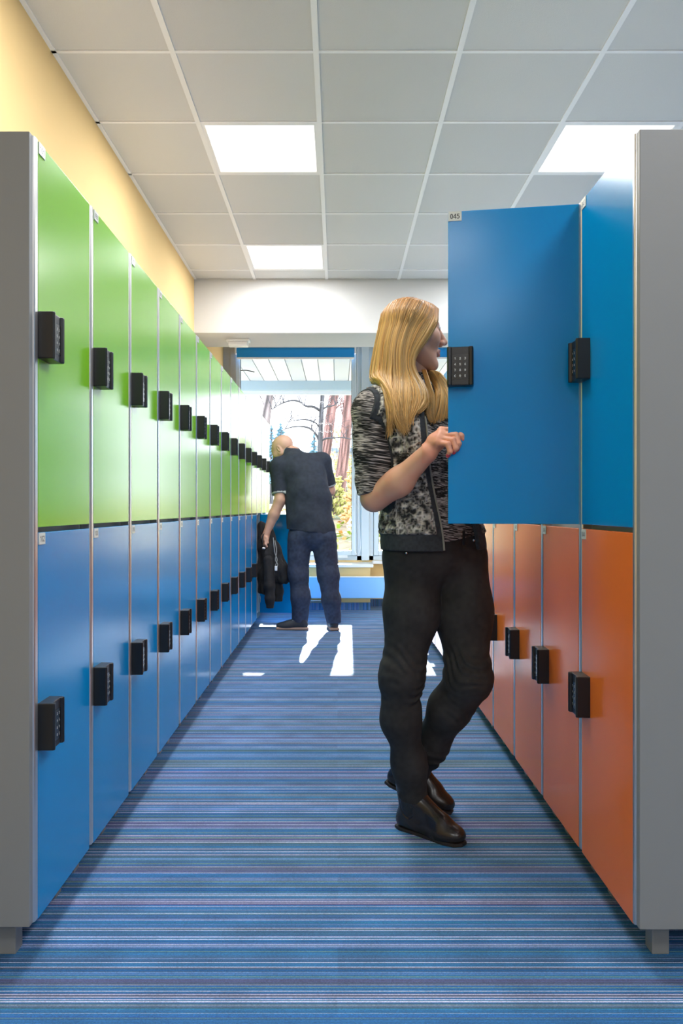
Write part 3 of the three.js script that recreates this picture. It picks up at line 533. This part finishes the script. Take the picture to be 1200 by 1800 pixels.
  const rivet = new THREE.SphereGeometry(0.0042, 12, 8);
  for (const q of [[773, 953, 2.352], [714, 972, 2.352], [832, 950, 2.395]]) part('rivet', rivet, M.steel, jm).position.set(...P(...q).map((v, i) => v - base[i]));
  for (const q of [[815, 946, 2.372], [748, 955, 2.35]]) { const a = P(...q); part('belt_loop', box(-0.004, 0.004, -0.022, 0.022, -0.006, 0.002, 0.002), std('#151514', 0.9), jm).position.set(a[0] - base[0], a[1], a[2] - base[2]); }
  // sweater: marled black and cream knit
  const marl = texture(512, 512, (x, y) => {
    const s = noise(x / 26, y / 3.2, 3) + 0.55 * noise(x / 11, y / 2.0, 8), b = noise(x / 160, y / 46, 5), k = clamp(0.42 + 0.75 * s + 0.3 * b), row = 0.9 + 0.1 * Math.sin(y * 1.57); const v = mix(26, 205, k * k * (3 - 2 * k)) * row;
    return [v, v * 0.955, v * 0.92];
  });
  const armR = p => chain(p, [rs, [mix(rs[0], re[0], 0.5), mix(rs[1], re[1], 0.5), mix(rs[2], re[2], 0.5) - 0.004, 0.055], [re[0], re[1], re[2], 0.051]], 0.02);
  const armL = p => chain(p, [ls, le], 0.02) - 0.004;
  const ripple = p => 0.0035 * noise(p[0] * 16, p[1] * 28, p[2] * 16);
  const sweater = p => {
    let d = torso(p) - 0.007; d = smin(d, cap(p, [0.238, 1.36, -2.487], [0.234, 1.43, -2.487], 0.064, 0.059), 0.03);
    d = smax(d, 0.925 + 0.12 * (p[0] - 0.32) - p[1], 0.01); const a = Math.min(Math.max(armR(p) - ripple(p) * 1.6, 1.073 + 0.25 * (p[0] - 0.1) - p[1]), armL(p)); d = smin(d - ripple(p), a, 0.03);
    return d;
  };
  put('sweater', netMesh(sweater, ...bounds([[0.07, 0.92, -2.64], [0.52, 1.44, -2.32]], 0.05), 0.0055, null, p => [Math.atan2(p[0] - 0.24, p[2] + 2.48) * 0.16 * 3.3 + p[2] * 0.8, p[1] * 3.5 + 0.45 * p[0]]), std('#ffffff', 0.95, { map: marl, bumpMap: marl, bumpScale: 0.0015 }), who, 'black and cream marled knit top with sleeves to the elbow');
  // vest
  const ctr = y => { const t = clamp((y - 0.9) / 0.35); return [mix(0.308, 0.24, t), mix(-2.485, -2.478, t), mix(T1, T3, t)]; };
  const ang = p => { const [cx, cz, tn] = ctr(p[1]); let a = Math.atan2(p[0] - cx, p[2] - cz) - tn; if (a > Math.PI) a -= 2 * Math.PI; if (a < -Math.PI) a += 2 * Math.PI; return a; };   // 0 in front, negative to her right
  const edgeR = y => -0.62 + 0.2 * smooth(1.25, 0.92, y), edgeL = y => 0.62;
  const sd = V(rs[0] - ls[0], 0, rs[2] - ls[2]).normalize(), side = p => (p[0] - rs[0]) * sd.x + (p[2] - rs[2]) * sd.z + 0.25 * (p[1] - rs[1]);
  const armBand = p => p[1] > 1.3 ? smooth(0.021, 0.026, side(p)) : 1 - smooth(0.012, 0.019, armR(p));
  const smoothBand = p => { const a = ang(p); return Math.max(smooth(0.955, 0.94, p[1]), (1 - smooth(0.11, 0.15, edgeR(p[1]) - a)) * (a < 0 ? 1 : 0), a > 0 ? 1 - smooth(0.15, 0.2, a - edgeL(p[1])) : 0, armBand(p)); };
  const vest = p => {
    const t0 = smin(torso(p), cap(p, [0.238, 1.34, -2.487], [0.236, 1.425, -2.487], 0.074, 0.074), 0.04), f = 1 - smoothBand(p);
    const curl = f * (0.013 * (0.55 - Math.abs(noise(p[0] * 70, p[1] * 70, p[2] * 70))) + 0.005 * (0.5 - Math.abs(noise(p[0] * 150, p[1] * 150, p[2] * 150))));
    let d = Math.max(t0 - 0.021 - curl, -(t0 - 0.009)); const a = ang(p), r = 0.13;
    d = Math.max(d, (a < 0 ? a - edgeR(p[1]) : edgeL(p[1]) - a) * r);
    d = Math.max(d, 0.897 - p[1]); d = Math.max(d, p[1] - 1.43); d = Math.max(d, side(p) - 0.036); if (p[1] < 1.3) d = Math.max(d, -(armR(p) - 0.004)); d = Math.max(d, -(armL(p) - 0.008)); return d;
  };
  put('vest', netMesh(vest, ...bounds([[0.1, 0.89, -2.64], [0.46, 1.43, -2.33]], 0.05), 0.003, p => {
    if (smoothBand(p) > 0.5) { const k = 1 + 0.3 * noise(p[0] * 160, p[1] * 160, p[2] * 160); return [0.035 * k, 0.04 * k, 0.046 * k]; }
    const k = clamp(0.4 + 0.75 * noise(p[0] * 60, p[1] * 60, p[2] * 60) + 1.0 * (0.42 - Math.abs(noise(p[0] * 150, p[1] * 150, p[2] * 150)))), c = [0.02, 0.021, 0.021], e = [0.66, 0.63, 0.55]; return c.map((v, i) => mix(v, e[i], Math.pow(k, 1.6)));
  }), clothMat(1), who, 'open sleeveless grey fleece vest with dark smooth edging');
  // piping along the vest's right front edge
  const pip = []; for (let k = 0; k <= 14; k++) { const y = mix(0.9, 1.3, k / 14), [cx, cz, tn] = ctr(y), a = edgeR(y) + tn; let r = 0.05; while (torso([cx + Math.sin(a) * r, y, cz + Math.cos(a) * r]) < 0.02 && r < 0.3) r += 0.002; pip.push(V(cx + Math.sin(a) * r, y, cz + Math.cos(a) * r)); }
  put('vest_piping', tube(pip, 0.0032, 6, 40), std('#8f8f84', 0.8), who, 'grey piped edge of vest');
  // boots, built lying along +z from the heel
  const bootUp = p => {
    let d = cap(p, [0, 0.032, 0.032], [0, 0.026, 0.16], 0.033, 0.036); d = smin(d, ell(p, [0, 0.026, 0.185], [0.041, 0.032, 0.062]), 0.03);
    d = smin(d, cap(p, [0, 0.145, 0.042], [0, 0.075, 0.052], 0.042, 0.038), 0.03); d = smin(d, cap(p, [0, 0.105, 0.07], [0, 0.055, 0.16], 0.032, 0.026), 0.03);
    const g = Math.hypot((p[1] - 0.088) / 0.035, (p[2] - 0.055 + 0.25 * (p[1] - 0.088)) / 0.022), seam = Math.abs(g - 1) < 0.12 ? 0.0016 : g < 1 ? 0.0008 * Math.sin(p[2] * 1500) : 0;
    d += seam; return Math.max(d, 0.008 - p[1]);
  };
  const bootGeo = netMesh(bootUp, [-0.06, 0, -0.02], [0.06, 0.17, 0.26], 0.0034, p => { const g = Math.hypot((p[1] - 0.088) / 0.035, (p[2] - 0.055 + 0.25 * (p[1] - 0.088)) / 0.022); return g < 1 ? [0.012, 0.012, 0.013] : [0.018, 0.0135, 0.0115]; });
  const so = new THREE.Shape(); [[-0.02, 0.003], [-0.031, 0.025], [-0.031, 0.09], [-0.036, 0.15], [-0.039, 0.19], [-0.031, 0.226], [-0.012, 0.245], [0.012, 0.245], [0.031, 0.226], [0.039, 0.19], [0.036, 0.15], [0.031, 0.09], [0.031, 0.025], [0.02, 0.003]].forEach((q, i) => i ? so.lineTo(...q) : so.moveTo(...q));
  const soleGeo = new THREE.ExtrudeGeometry(so, { depth: 0.0065, bevelEnabled: true, bevelSize: 0.001, bevelThickness: 0.0015, bevelSegments: 2 }).rotateX(Math.PI / 2).translate(0, 0.0085, 0);
  const leather = clothMat(0.27), soleMat = std('#231d1a', 0.6);
  for (const [heel, toe, lab] of [[[0.195, 0.0, -2.535], [0.392, 0, -2.375], 'dark leather ankle boot planted in front'], [[0.166, 0.085, -2.7], [0.392, 0.006, -2.6], 'dark leather ankle boot behind with raised heel']]) {
    const f = V(toe[0] - heel[0], toe[1] - heel[1], toe[2] - heel[2]).normalize(), x = V(0, 1, 0).cross(f).normalize(), y = f.clone().cross(x), m4 = new THREE.Matrix4().makeBasis(x, y, f).setPosition(...heel);
    const b = put('boot', bootGeo.clone().applyMatrix4(m4), leather, who, lab); const s = soleGeo.clone().applyMatrix4(m4); s.translate(-base[0], -base[1], -base[2]); part('sole', s, soleMat, b);
  }
  // hair: locks swept from the parting over the near side, the back and the far side
  const r = rng(77), near = [
    [[768, 543, 0.015], [766, 566, 0.058], [752, 594, 0.078], [731, 616, 0.088], [722, 642, 0.087], [732, 672, 0.09], [742, 704, 0.1], [741, 730, 0.108], [733, 744, 0.108]],
    [[758, 535, 0.012], [750, 566, 0.07], [728, 600, 0.09], [714, 632, 0.096], [714, 668, 0.096], [724, 704, 0.105], [727, 738, 0.115], [720, 760, 0.116]],
    [[742, 529, 0.01], [726, 562, 0.075], [708, 604, 0.094], [701, 645, 0.1], [704, 690, 0.102], [709, 730, 0.113], [706, 766, 0.118]],
    [[722, 526, 0.008], [701, 560, 0.07], [686, 604, 0.088], [682, 652, 0.094], [688, 700, 0.098], [697, 738, 0.106], [703, 766, 0.112]],
    [[706, 527, 0.004], [680, 562, 0.05], [666, 606, 0.06], [662, 655, 0.066], [668, 702, 0.074], [684, 736, 0.09], [697, 762, 0.1]],
    [[700, 528, -0.004], [671, 564, 0.01], [658, 608, 0.014], [656, 660, 0.02], [662, 700, 0.036], [676, 730, 0.06], [690, 752, 0.075]],
    [[702, 528, -0.012], [674, 562, -0.03], [661, 608, -0.036], [659, 660, -0.03], [664, 700, -0.014], [676, 724, 0.01], [688, 742, 0.03]],
    [[712, 528, -0.016], [688, 560, -0.06], [674, 606, -0.07], [672, 660, -0.066], [676, 700, -0.06], [684, 730, -0.05], [690, 744, -0.04]],
    [[735, 529, -0.016], [720, 556, -0.075], [706, 606, -0.088], [702, 660, -0.085], [706, 700, -0.085], [712, 735, -0.085], [716, 748, -0.085]],
    [[756, 535, -0.014], [748, 562, -0.07], [735, 602, -0.085], [728, 650, -0.08], [738, 690, -0.08], [752, 724, -0.08], [762, 742, -0.08]]];
  const cover = p => torso(p) - 0.034;
  const lockPath = (s, out, jit) => {
    const f = clamp(s, 0, 1) * (near.length - 1), i = Math.min(near.length - 2, Math.floor(f)), t = f - i, n = 16, pts = [];
    const at = (q, u) => { const g = u * (q.length - 1), a = Math.min(q.length - 2, Math.floor(g)), w = g - a; return [0, 1, 2].map(k => mix(q[a][k], q[a + 1][k], w)); };
    for (let k = 0; k <= n; k++) { const u = k / n, a = at(near[i], u), b = at(near[i + 1], u), q = a.map((v, m) => mix(v, b[m], t));  const wave = jit[2] * Math.sin(u * (5 + 4 * jit[3]) + jit[1] * 6) * u + 0.75 * smooth(0.25, 0.5, u) * Math.sin(u * 11 + s * 9); pts.push(V(...P(q[0] + (jit[0] * 7 + wave * 9) * smooth(0.05, 0.6, u), q[1] + (jit[4] * 14) * u * u, 2.47 - q[2] - Math.sign(q[2]) * out * smooth(0, 0.2, u)))); }
    const inv = hm.clone().invert(), R = [0.078 + out, 0.076 + out, 0.083 + out];
    for (const v of pts) { const q = v.clone().applyMatrix4(inv); q.y -= 0.01; q.z += 0.009; const k = Math.hypot(q.x / R[0], q.y / R[1], q.z / R[2]); const f = smooth(-0.13, -0.02, q.y); if (k < f) { q.multiplyScalar(f / k); q.y += 0.01; q.z -= 0.009; v.copy(q.applyMatrix4(hm)); } }
    const drape = () => {for (const v of pts) for (let it = 0; it < 3; it++) { const p = [v.x, v.y, v.z], t = cover(p) - 0.004 - Math.max(0, out); if (t > 0.001) break; const e = 0.004, g = V(...[0, 1, 2].map(a => { const u = p.slice(), w = p.slice(); u[a] += e; w[a] -= e; return cover(u) - cover(w); })); g.x = Math.max(g.x, 0); g.z = Math.max(g.z, 0.002); g.normalize(); v.addScaledVector(g, -t + 0.002); } };
    for (let s = 0; s < 3; s++) { drape(); const old = pts.map(v => v.clone()); for (let k = 4; k < pts.length - 1; k++) pts[k].addScaledVector(old[k - 1], 0.35).addScaledVector(old[k + 1], 0.35).multiplyScalar(1 / 1.7); }
    return pts;
  };
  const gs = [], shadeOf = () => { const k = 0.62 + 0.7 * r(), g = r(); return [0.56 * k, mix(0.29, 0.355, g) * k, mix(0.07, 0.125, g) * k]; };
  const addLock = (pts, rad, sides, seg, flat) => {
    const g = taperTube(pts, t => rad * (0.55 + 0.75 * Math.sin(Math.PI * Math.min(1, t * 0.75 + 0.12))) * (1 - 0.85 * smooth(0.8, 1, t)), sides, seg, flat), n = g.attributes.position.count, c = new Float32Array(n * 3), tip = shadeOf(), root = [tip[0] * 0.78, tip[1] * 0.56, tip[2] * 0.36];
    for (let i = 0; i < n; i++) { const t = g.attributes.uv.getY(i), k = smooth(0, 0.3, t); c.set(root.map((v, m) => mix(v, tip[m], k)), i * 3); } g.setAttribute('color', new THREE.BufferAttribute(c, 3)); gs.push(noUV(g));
  };
  const jit = (k) => [(r() - 0.5) * k, 0.55 + 0.4 * r(), (0.25 + 0.5 * r()) * Math.min(1, k), r(), (r() - 0.6) * k];
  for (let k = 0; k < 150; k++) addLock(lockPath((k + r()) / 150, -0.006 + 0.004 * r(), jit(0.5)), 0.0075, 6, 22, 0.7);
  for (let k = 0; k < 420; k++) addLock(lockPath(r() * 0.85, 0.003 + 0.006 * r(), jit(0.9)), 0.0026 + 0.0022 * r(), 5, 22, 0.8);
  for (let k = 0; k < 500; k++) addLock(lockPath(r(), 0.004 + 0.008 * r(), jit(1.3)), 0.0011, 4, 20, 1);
  // the far side's ends, drawn forward round the neck and over the collar
  for (let k = 0; k < 130; k++) {
    const a = r(), b = r(), w = (r() - 0.5) * 10, thick = k < 60 ? 0.0055 : 0.0022;
    addLock([P(746 + 8 * a, 655 + 12 * a, 2.53 - 0.05 * b), P(760 + 12 * a, 655 + 16 * b, 2.44 - 0.03 * a), P(770 + 16 * a + w * 0.5, 676 + 16 * b, 2.4 - 0.02 * b), P(768 + 26 * a + w, 705 + 14 * b, 2.37), P(760 + 34 * a + w, 728 + 14 * (1 - a) + 6 * b, 2.36)].map(q => V(...q)), thick, 5, 18, 0.7);
  }
  for (let k = 0; k < 50; k++) { const a = r(), w = (r() - 0.5) * 6; addLock([P(742 + 6 * a, 650, 2.42), P(750 + 6 * a, 676, 2.39), P(754 + 8 * a + w, 700, 2.375), P(750 + 12 * a + w, 722, 2.365), P(754 + 10 * a, 738 + 6 * r(), 2.36)].map(q => V(...q)), 0.003, 5, 16, 0.8); }
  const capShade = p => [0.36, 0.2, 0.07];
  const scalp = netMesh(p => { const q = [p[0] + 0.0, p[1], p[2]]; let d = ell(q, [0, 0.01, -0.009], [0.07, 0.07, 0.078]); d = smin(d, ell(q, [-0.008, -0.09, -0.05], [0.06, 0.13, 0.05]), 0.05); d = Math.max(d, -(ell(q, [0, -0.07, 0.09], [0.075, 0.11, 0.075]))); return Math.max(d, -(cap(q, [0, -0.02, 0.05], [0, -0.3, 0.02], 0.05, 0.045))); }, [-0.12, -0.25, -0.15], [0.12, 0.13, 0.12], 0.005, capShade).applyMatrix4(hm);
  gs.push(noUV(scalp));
  put('hair', mergeGeometries(gs), new THREE.MeshPhysicalMaterial({ vertexColors: true, roughness: 0.42, sheen: 0.3, sheenColor: new THREE.Color(1, 0.75, 0.4) }), who, 'long wavy blonde hair with darker roots');
}
// ===== the man bending by the open lower locker =====
{
  const base = [-0.24, 0, -6.62], who = thing('person', 'bald man in dark polo shirt bending towards the lockers, seen from behind', 'person', base);
  const put = (name, geo, mat, parent = who, label) => { geo.translate(-base[0], -base[1], -base[2]); return part(name, geo, mat, parent, label); };
  const skin = [0.6, 0.34, 0.24], skinTone = p => { const k = 1 + 0.1 * noise(p[0] * 40, p[1] * 40, p[2] * 40); return skin.map(v => v * k); };
  const tn = Math.PI - 0.15, E = (p, px, py, d, r) => ell(p, P(px, py, d), r, tn);
  const ls = J(491, 820, 6.79, 0.068), le = J(492, 880, 6.71, 0.049), lm = J(481, 905, 6.7, 0.047), lw = J(470, 933, 6.69, 0.032);
  const rs = J(566, 812, 6.82, 0.07), re = J(579, 862, 6.88, 0.05), rw = J(562, 892, 7.05, 0.033);
  const torso = p => {
    let d = E(p, 546, 932, 6.64, [0.2, 0.17, 0.13]); d = smin(d, E(p, 542, 882, 6.68, [0.192, 0.2, 0.125]), 0.1); d = smin(d, E(p, 532, 838, 6.76, [0.195, 0.17, 0.12]), 0.1);
    d = smin(d, cap(p, ls, rs, 0.062, 0.066), 0.08); return smin(d, cap(p, P(524, 814, 6.82), P(513, 800, 6.86), 0.085, 0.064), 0.06);
  };
  const legs = p => {
    const L = chain(p, [J(526, 950, 6.63, 0.1), J(524, 1010, 6.62, 0.08), J(528, 1050, 6.6, 0.075), J(527, 1098, 6.63, 0.06)], 0.04), R = chain(p, [J(570, 950, 6.62, 0.103), J(576, 1010, 6.6, 0.084), J(582, 1055, 6.58, 0.072), J(587, 1098, 6.6, 0.06)], 0.04);
    return smin(smin(L, R, 0.015), E(p, 548, 940, 6.63, [0.2, 0.12, 0.13]), 0.03);
  };
  const H = { wrist: lw, palm: J(466, 945, 6.69, 0.034), fingers: [0, 1, 2, 3].map(k => [J(463 + k * 1.2, 950, 6.7 - k * 0.018, 0.012), J(463 + k * 1.2, 957, 6.68 - k * 0.016, 0.0105), J(466 + k, 961, 6.68 - k * 0.014, 0.009)]), thumb: [J(469, 947, 6.65, 0.015), J(470, 954, 6.64, 0.011)] };
  const RH = { wrist: rw, palm: J(555, 898, 7.1, 0.032), fingers: [0, 1, 2, 3].map(k => [J(549, 896 + k * 3, 7.13, 0.012), J(545, 899 + k * 3, 7.15, 0.0105), J(545, 903 + k * 3, 7.15, 0.009)]), thumb: [J(552, 892, 7.1, 0.014), J(548, 890, 7.12, 0.011)] };
  const hm = new THREE.Matrix4().compose(V(...P(494.5, 788, 6.95)), new THREE.Quaternion().setFromEuler(new THREE.Euler(0.55, -2.0, -0.05, 'YXZ')), V(1.04, 1.04, 1.04));
  const neckTop = V(0, -0.08, -0.03).applyMatrix4(hm).toArray();
  const body = p => { let d = smin(torso(p) + 0.012, cap(p, P(514, 797, 6.87), neckTop, 0.066, 0.06), 0.05); d = smin(d, chain(p, [ls, le, lm, lw], 0.02), 0.02); d = smin(d, chain(p, [rs, re, rw], 0.02), 0.02); return smin(d, legs(p) + 0.012, 0.02); };
  put('body', mergeGeometries([netMesh(body, ...bounds([[-0.7, 0.12, -7.15], [0.05, 1.62, -6.5]], 0.06), 0.012, skinTone), headMesh(hm, true, [[0.62, 0.37, 0.27], [0.5, 0.2, 0.17], [0.25, 0.2, 0.17], [0.1, 0.14, 0.16]], 0.0042),
    netMesh(handField(H), ...bounds([H.wrist, ...H.fingers.flat(), ...H.thumb], 0.03), 0.005, skinTone), netMesh(handField(RH), ...bounds([RH.wrist, ...RH.fingers.flat(), ...RH.thumb], 0.03), 0.006, skinTone)]), skinMat, who, 'skin of shaved head, neck, arms and hands');
  // polo shirt: dark navy, pale tipping on collar and cuffs
  const cutL = p => { const u = [le[0] - ls[0], le[1] - ls[1], le[2] - ls[2]], l = Math.hypot(...u); return ((p[0] - ls[0]) * u[0] + (p[1] - ls[1]) * u[1] + (p[2] - ls[2]) * u[2]) / l - l * 0.83; };
  const cutR = p => { const u = [re[0] - rs[0], re[1] - rs[1], re[2] - rs[2]], l = Math.hypot(...u); return ((p[0] - rs[0]) * u[0] + (p[1] - rs[1]) * u[1] + (p[2] - rs[2]) * u[2]) / l - l * 0.86; };
  const fold = p => 0.011 * noise(p[0] * 9 + p[1] * 6, p[1] * 9 - p[0] * 7, p[2] * 8) + 0.003 * noise(p[0] * 24, p[1] * 20, p[2] * 20);
  const sleeve = p => Math.min(Math.max(cap(p, ls, le, 0.078, 0.068), cutL(p)), Math.max(cap(p, rs, re, 0.08, 0.068), cutR(p)));
  const collarC = P(512, 795, 6.87), collarD = V(neckTop[0] - collarC[0], neckTop[1] - collarC[1], neckTop[2] - collarC[2]).normalize();
  const alongNeck = p => (p[0] - collarC[0]) * collarD.x + (p[1] - collarC[1]) * collarD.y + (p[2] - collarC[2]) * collarD.z;
  const collar = p => Math.max(Math.abs(cap(p, P(516, 800, 6.865), neckTop, 0.075, 0.07)) - 0.005, alongNeck(p) - 0.024, -0.03 - alongNeck(p));
  const polo = p => { let d = Math.min(smin(torso(p) - 0.012 - fold(p), sleeve(p) - 0.5 * fold(p), 0.035)); d = Math.max(d, alongNeck(p) + 0.004 > 0 && Math.hypot(p[0] - collarC[0], p[1] - collarC[1], p[2] - collarC[2]) < 0.15 ? alongNeck(p) : -1); d = Math.max(d, 0.825 - 0.12 * (p[0] + 0.22) - p[1]); return Math.min(d, collar(p)); };
  const navy = [0.02, 0.026, 0.042];
  put('polo_shirt', netMesh(polo, ...bounds([[-0.62, 0.8, -7.0], [0.05, 1.62, -6.5]], 0.06), 0.0062, p => {
    if ((collar(p) < 0.006 && alongNeck(p) > 0.01) || (cap(p, ls, le, 0.078, 0.068) < 0.012 && cutL(p) > -0.014 && cutL(p) < 0.01) || (cap(p, rs, re, 0.08, 0.068) < 0.012 && cutR(p) > -0.014 && cutR(p) < 0.01)) return [0.4, 0.42, 0.42];
    const k = 1 + 0.2 * noise(p[0] * 60, p[1] * 60, p[2] * 60); return navy.map(v => v * k);
  }), clothMat(0.9), who, 'dark navy short-sleeved polo shirt with pale tipping');
  const jeans = p => Math.max(legs(p) - 0.004 - 0.006 * noise(p[0] * 14, p[1] * 9, p[2] * 14) - 0.003 * noise(p[0] * 30, p[1] * 24, p[2] * 30), p[1] - 0.9, 0.062 - p[1]);
  put('jeans', netMesh(jeans, ...bounds([[-0.45, 0.06, -6.8], [0.06, 0.9, -6.46]], 0.06), 0.0075, p => { const k = 1 + 0.3 * noise(p[0] * 70, p[1] * 70, p[2] * 70) + 0.2 * noise(p[0] * 12, p[1] * 12, p[2] * 12); return [0.034 * k, 0.045 * k, 0.08 * k]; }), clothMat(0.9), who, 'loose dark blue jeans');
  const shoeUp = p => { let d = cap(p, [0, 0.04, 0.035], [0, 0.035, 0.17], 0.036, 0.038); d = smin(d, ell(p, [0, 0.034, 0.2], [0.045, 0.034, 0.07]), 0.03); d = smin(d, cap(p, [0, 0.085, 0.05], [0, 0.05, 0.15], 0.036, 0.03), 0.03); return Math.max(d, 0.02 - p[1], p[1] - 0.1); };
  const shoe = netMesh(shoeUp, [-0.06, 0, -0.02], [0.06, 0.13, 0.29], 0.005, () => [0.025, 0.03, 0.04]), sole = new RoundedBoxGeometry(0.082, 0.026, 0.275, 3, 0.012).translate(0, 0.0135, 0.13), lace = mergeGeometries([0.1, 0.125, 0.15].map(z => box(-0.028, 0.028, 0.086 - (z - 0.1) * 0.35, 0.092 - (z - 0.1) * 0.35, z - 0.004, z + 0.004)));
  for (const [q, a, lab] of [[P(541, 1109, 6.6), -1.62, 'dark shoe turned sideways towards the lockers'], [P(588, 1109, 6.54), Math.PI + 0.12, 'dark shoe pointing away with pale sole']]) {
    const m4 = new THREE.Matrix4().makeRotationY(a).setPosition(q[0], 0, q[2]); const s = put('shoe', shoe.clone().applyMatrix4(m4), clothMat(0.6), who, lab);
    const g = sole.clone().applyMatrix4(m4); g.translate(-base[0], 0, -base[2]); part('sole', g, std('#a98d7c', 0.7), s); const l = lace.clone().applyMatrix4(m4); l.translate(-base[0], 0, -base[2]); part('laces', l, std('#b9bcc0', 0.8), s);
  }
  // jacket hanging from his left hand
  const jb = P(474, 1068, 6.66), jk = thing('jacket', 'black jacket hanging from the left hand of the bending man', 'jacket', jb), putJ = (name, geo, mat, parent = jk, label) => { geo.translate(-jb[0], -jb[1], -jb[2]); return part(name, geo, mat, parent, label); };
  const vfold = p => 0.012 * noise(p[0] * 26, p[1] * 5, p[2] * 26) + 0.005 * noise(p[0] * 50, p[1] * 16, p[2] * 50);
  const coat = p => {
    let d = chain(p, [J(459, 924, 6.73, 0.032), J(461, 935, 6.74, 0.04), J(463, 960, 6.73, 0.05), J(462, 1005, 6.72, 0.052), J(464, 1042, 6.72, 0.05)], 0.04);
    d = smin(d, chain(p, [J(476, 932, 6.72, 0.03), J(483, 965, 6.69, 0.042), J(492, 1000, 6.67, 0.06), J(496, 1016, 6.67, 0.06)], 0.04), 0.05);
    d = smin(d, chain(p, [J(472, 975, 6.66, 0.05), J(476, 1010, 6.64, 0.055)], 0.04), 0.05);
    d = smax(d, 0.29 - p[1] + 0.9 * Math.max(0, p[0] + 0.53), 0.02);
    d -= vfold(p);
    return Math.max(d, -handField(H)(p) + 0.004);
  };
  const sleeve1 = p => Math.max(chain(p, [J(472, 985, 6.62, 0.045), J(474, 1030, 6.6, 0.046), J(474, 1052, 6.6, 0.042), J(474, 1056, 6.6, 0.034), J(474, 1067, 6.6, 0.032)], 0.02) - 0.4 * vfold(p), P(474, 1069, 6.6)[1] - p[1]);
  const sleeve2 = p => Math.max(chain(p, [J(485, 990, 6.7, 0.045), J(489, 1040, 6.71, 0.04), J(489, 1056, 6.71, 0.035)], 0.02) - 0.4 * vfold(p), P(489, 1057, 6.71)[1] - p[1]);
  const fab = p => { const k = 1 + 0.3 * noise(p[0] * 50, p[1] * 50, p[2] * 50); return [0.016 * k, 0.015 * k, 0.016 * k]; };
  const bd = bounds([P(455, 915, 6.6), P(505, 1072, 6.82)], 0.06);
  putJ('jacket_body', netMesh(coat, ...bd, 0.0062, fab), clothMat(0.9)); putJ('sleeve', netMesh(sleeve1, ...bd, 0.0062, fab), clothMat(0.9)); putJ('sleeve', netMesh(sleeve2, ...bd, 0.0062, fab), clothMat(0.9));
  const cord = std('#2a2a2a', 0.8), cord2 = std('#9a9a98', 0.7);
  putJ('drawstring', mergeGeometries([tube([P(464, 938, 6.64), P(461.5, 946, 6.63), P(462, 956, 6.625), P(463, 963, 6.62)], 0.004, 6), tube([P(461, 938, 6.64), P(460.5, 948, 6.63), P(462, 957, 6.625), P(463.5, 963, 6.62)], 0.004, 6)]), cord);
  putJ('toggle', mergeGeometries([new THREE.SphereGeometry(0.011, 12, 8).translate(...P(462.3, 964, 6.618)), new THREE.SphereGeometry(0.011, 12, 8).translate(...P(464.6, 964, 6.618))]), M.steel, jk, 'silver cord ends');
  putJ('drawstring', mergeGeometries([tube([P(483, 950, 6.63), P(486, 970, 6.6), P(484, 985, 6.59), P(488, 992, 6.59), P(485, 1000, 6.585)], 0.0035, 6), tube([P(480, 945, 6.63), P(483, 972, 6.6), P(487, 984, 6.59), P(484, 994, 6.585)], 0.0035, 6)]), cord2);
  putJ('toggle', box(-0.011, 0.011, -0.02, 0.02, -0.008, 0.008, 0.004).translate(...P(485, 999, 6.58)), M.whitePlastic, jk, 'pale cord stopper');
}
renderer.render(scene, camera);
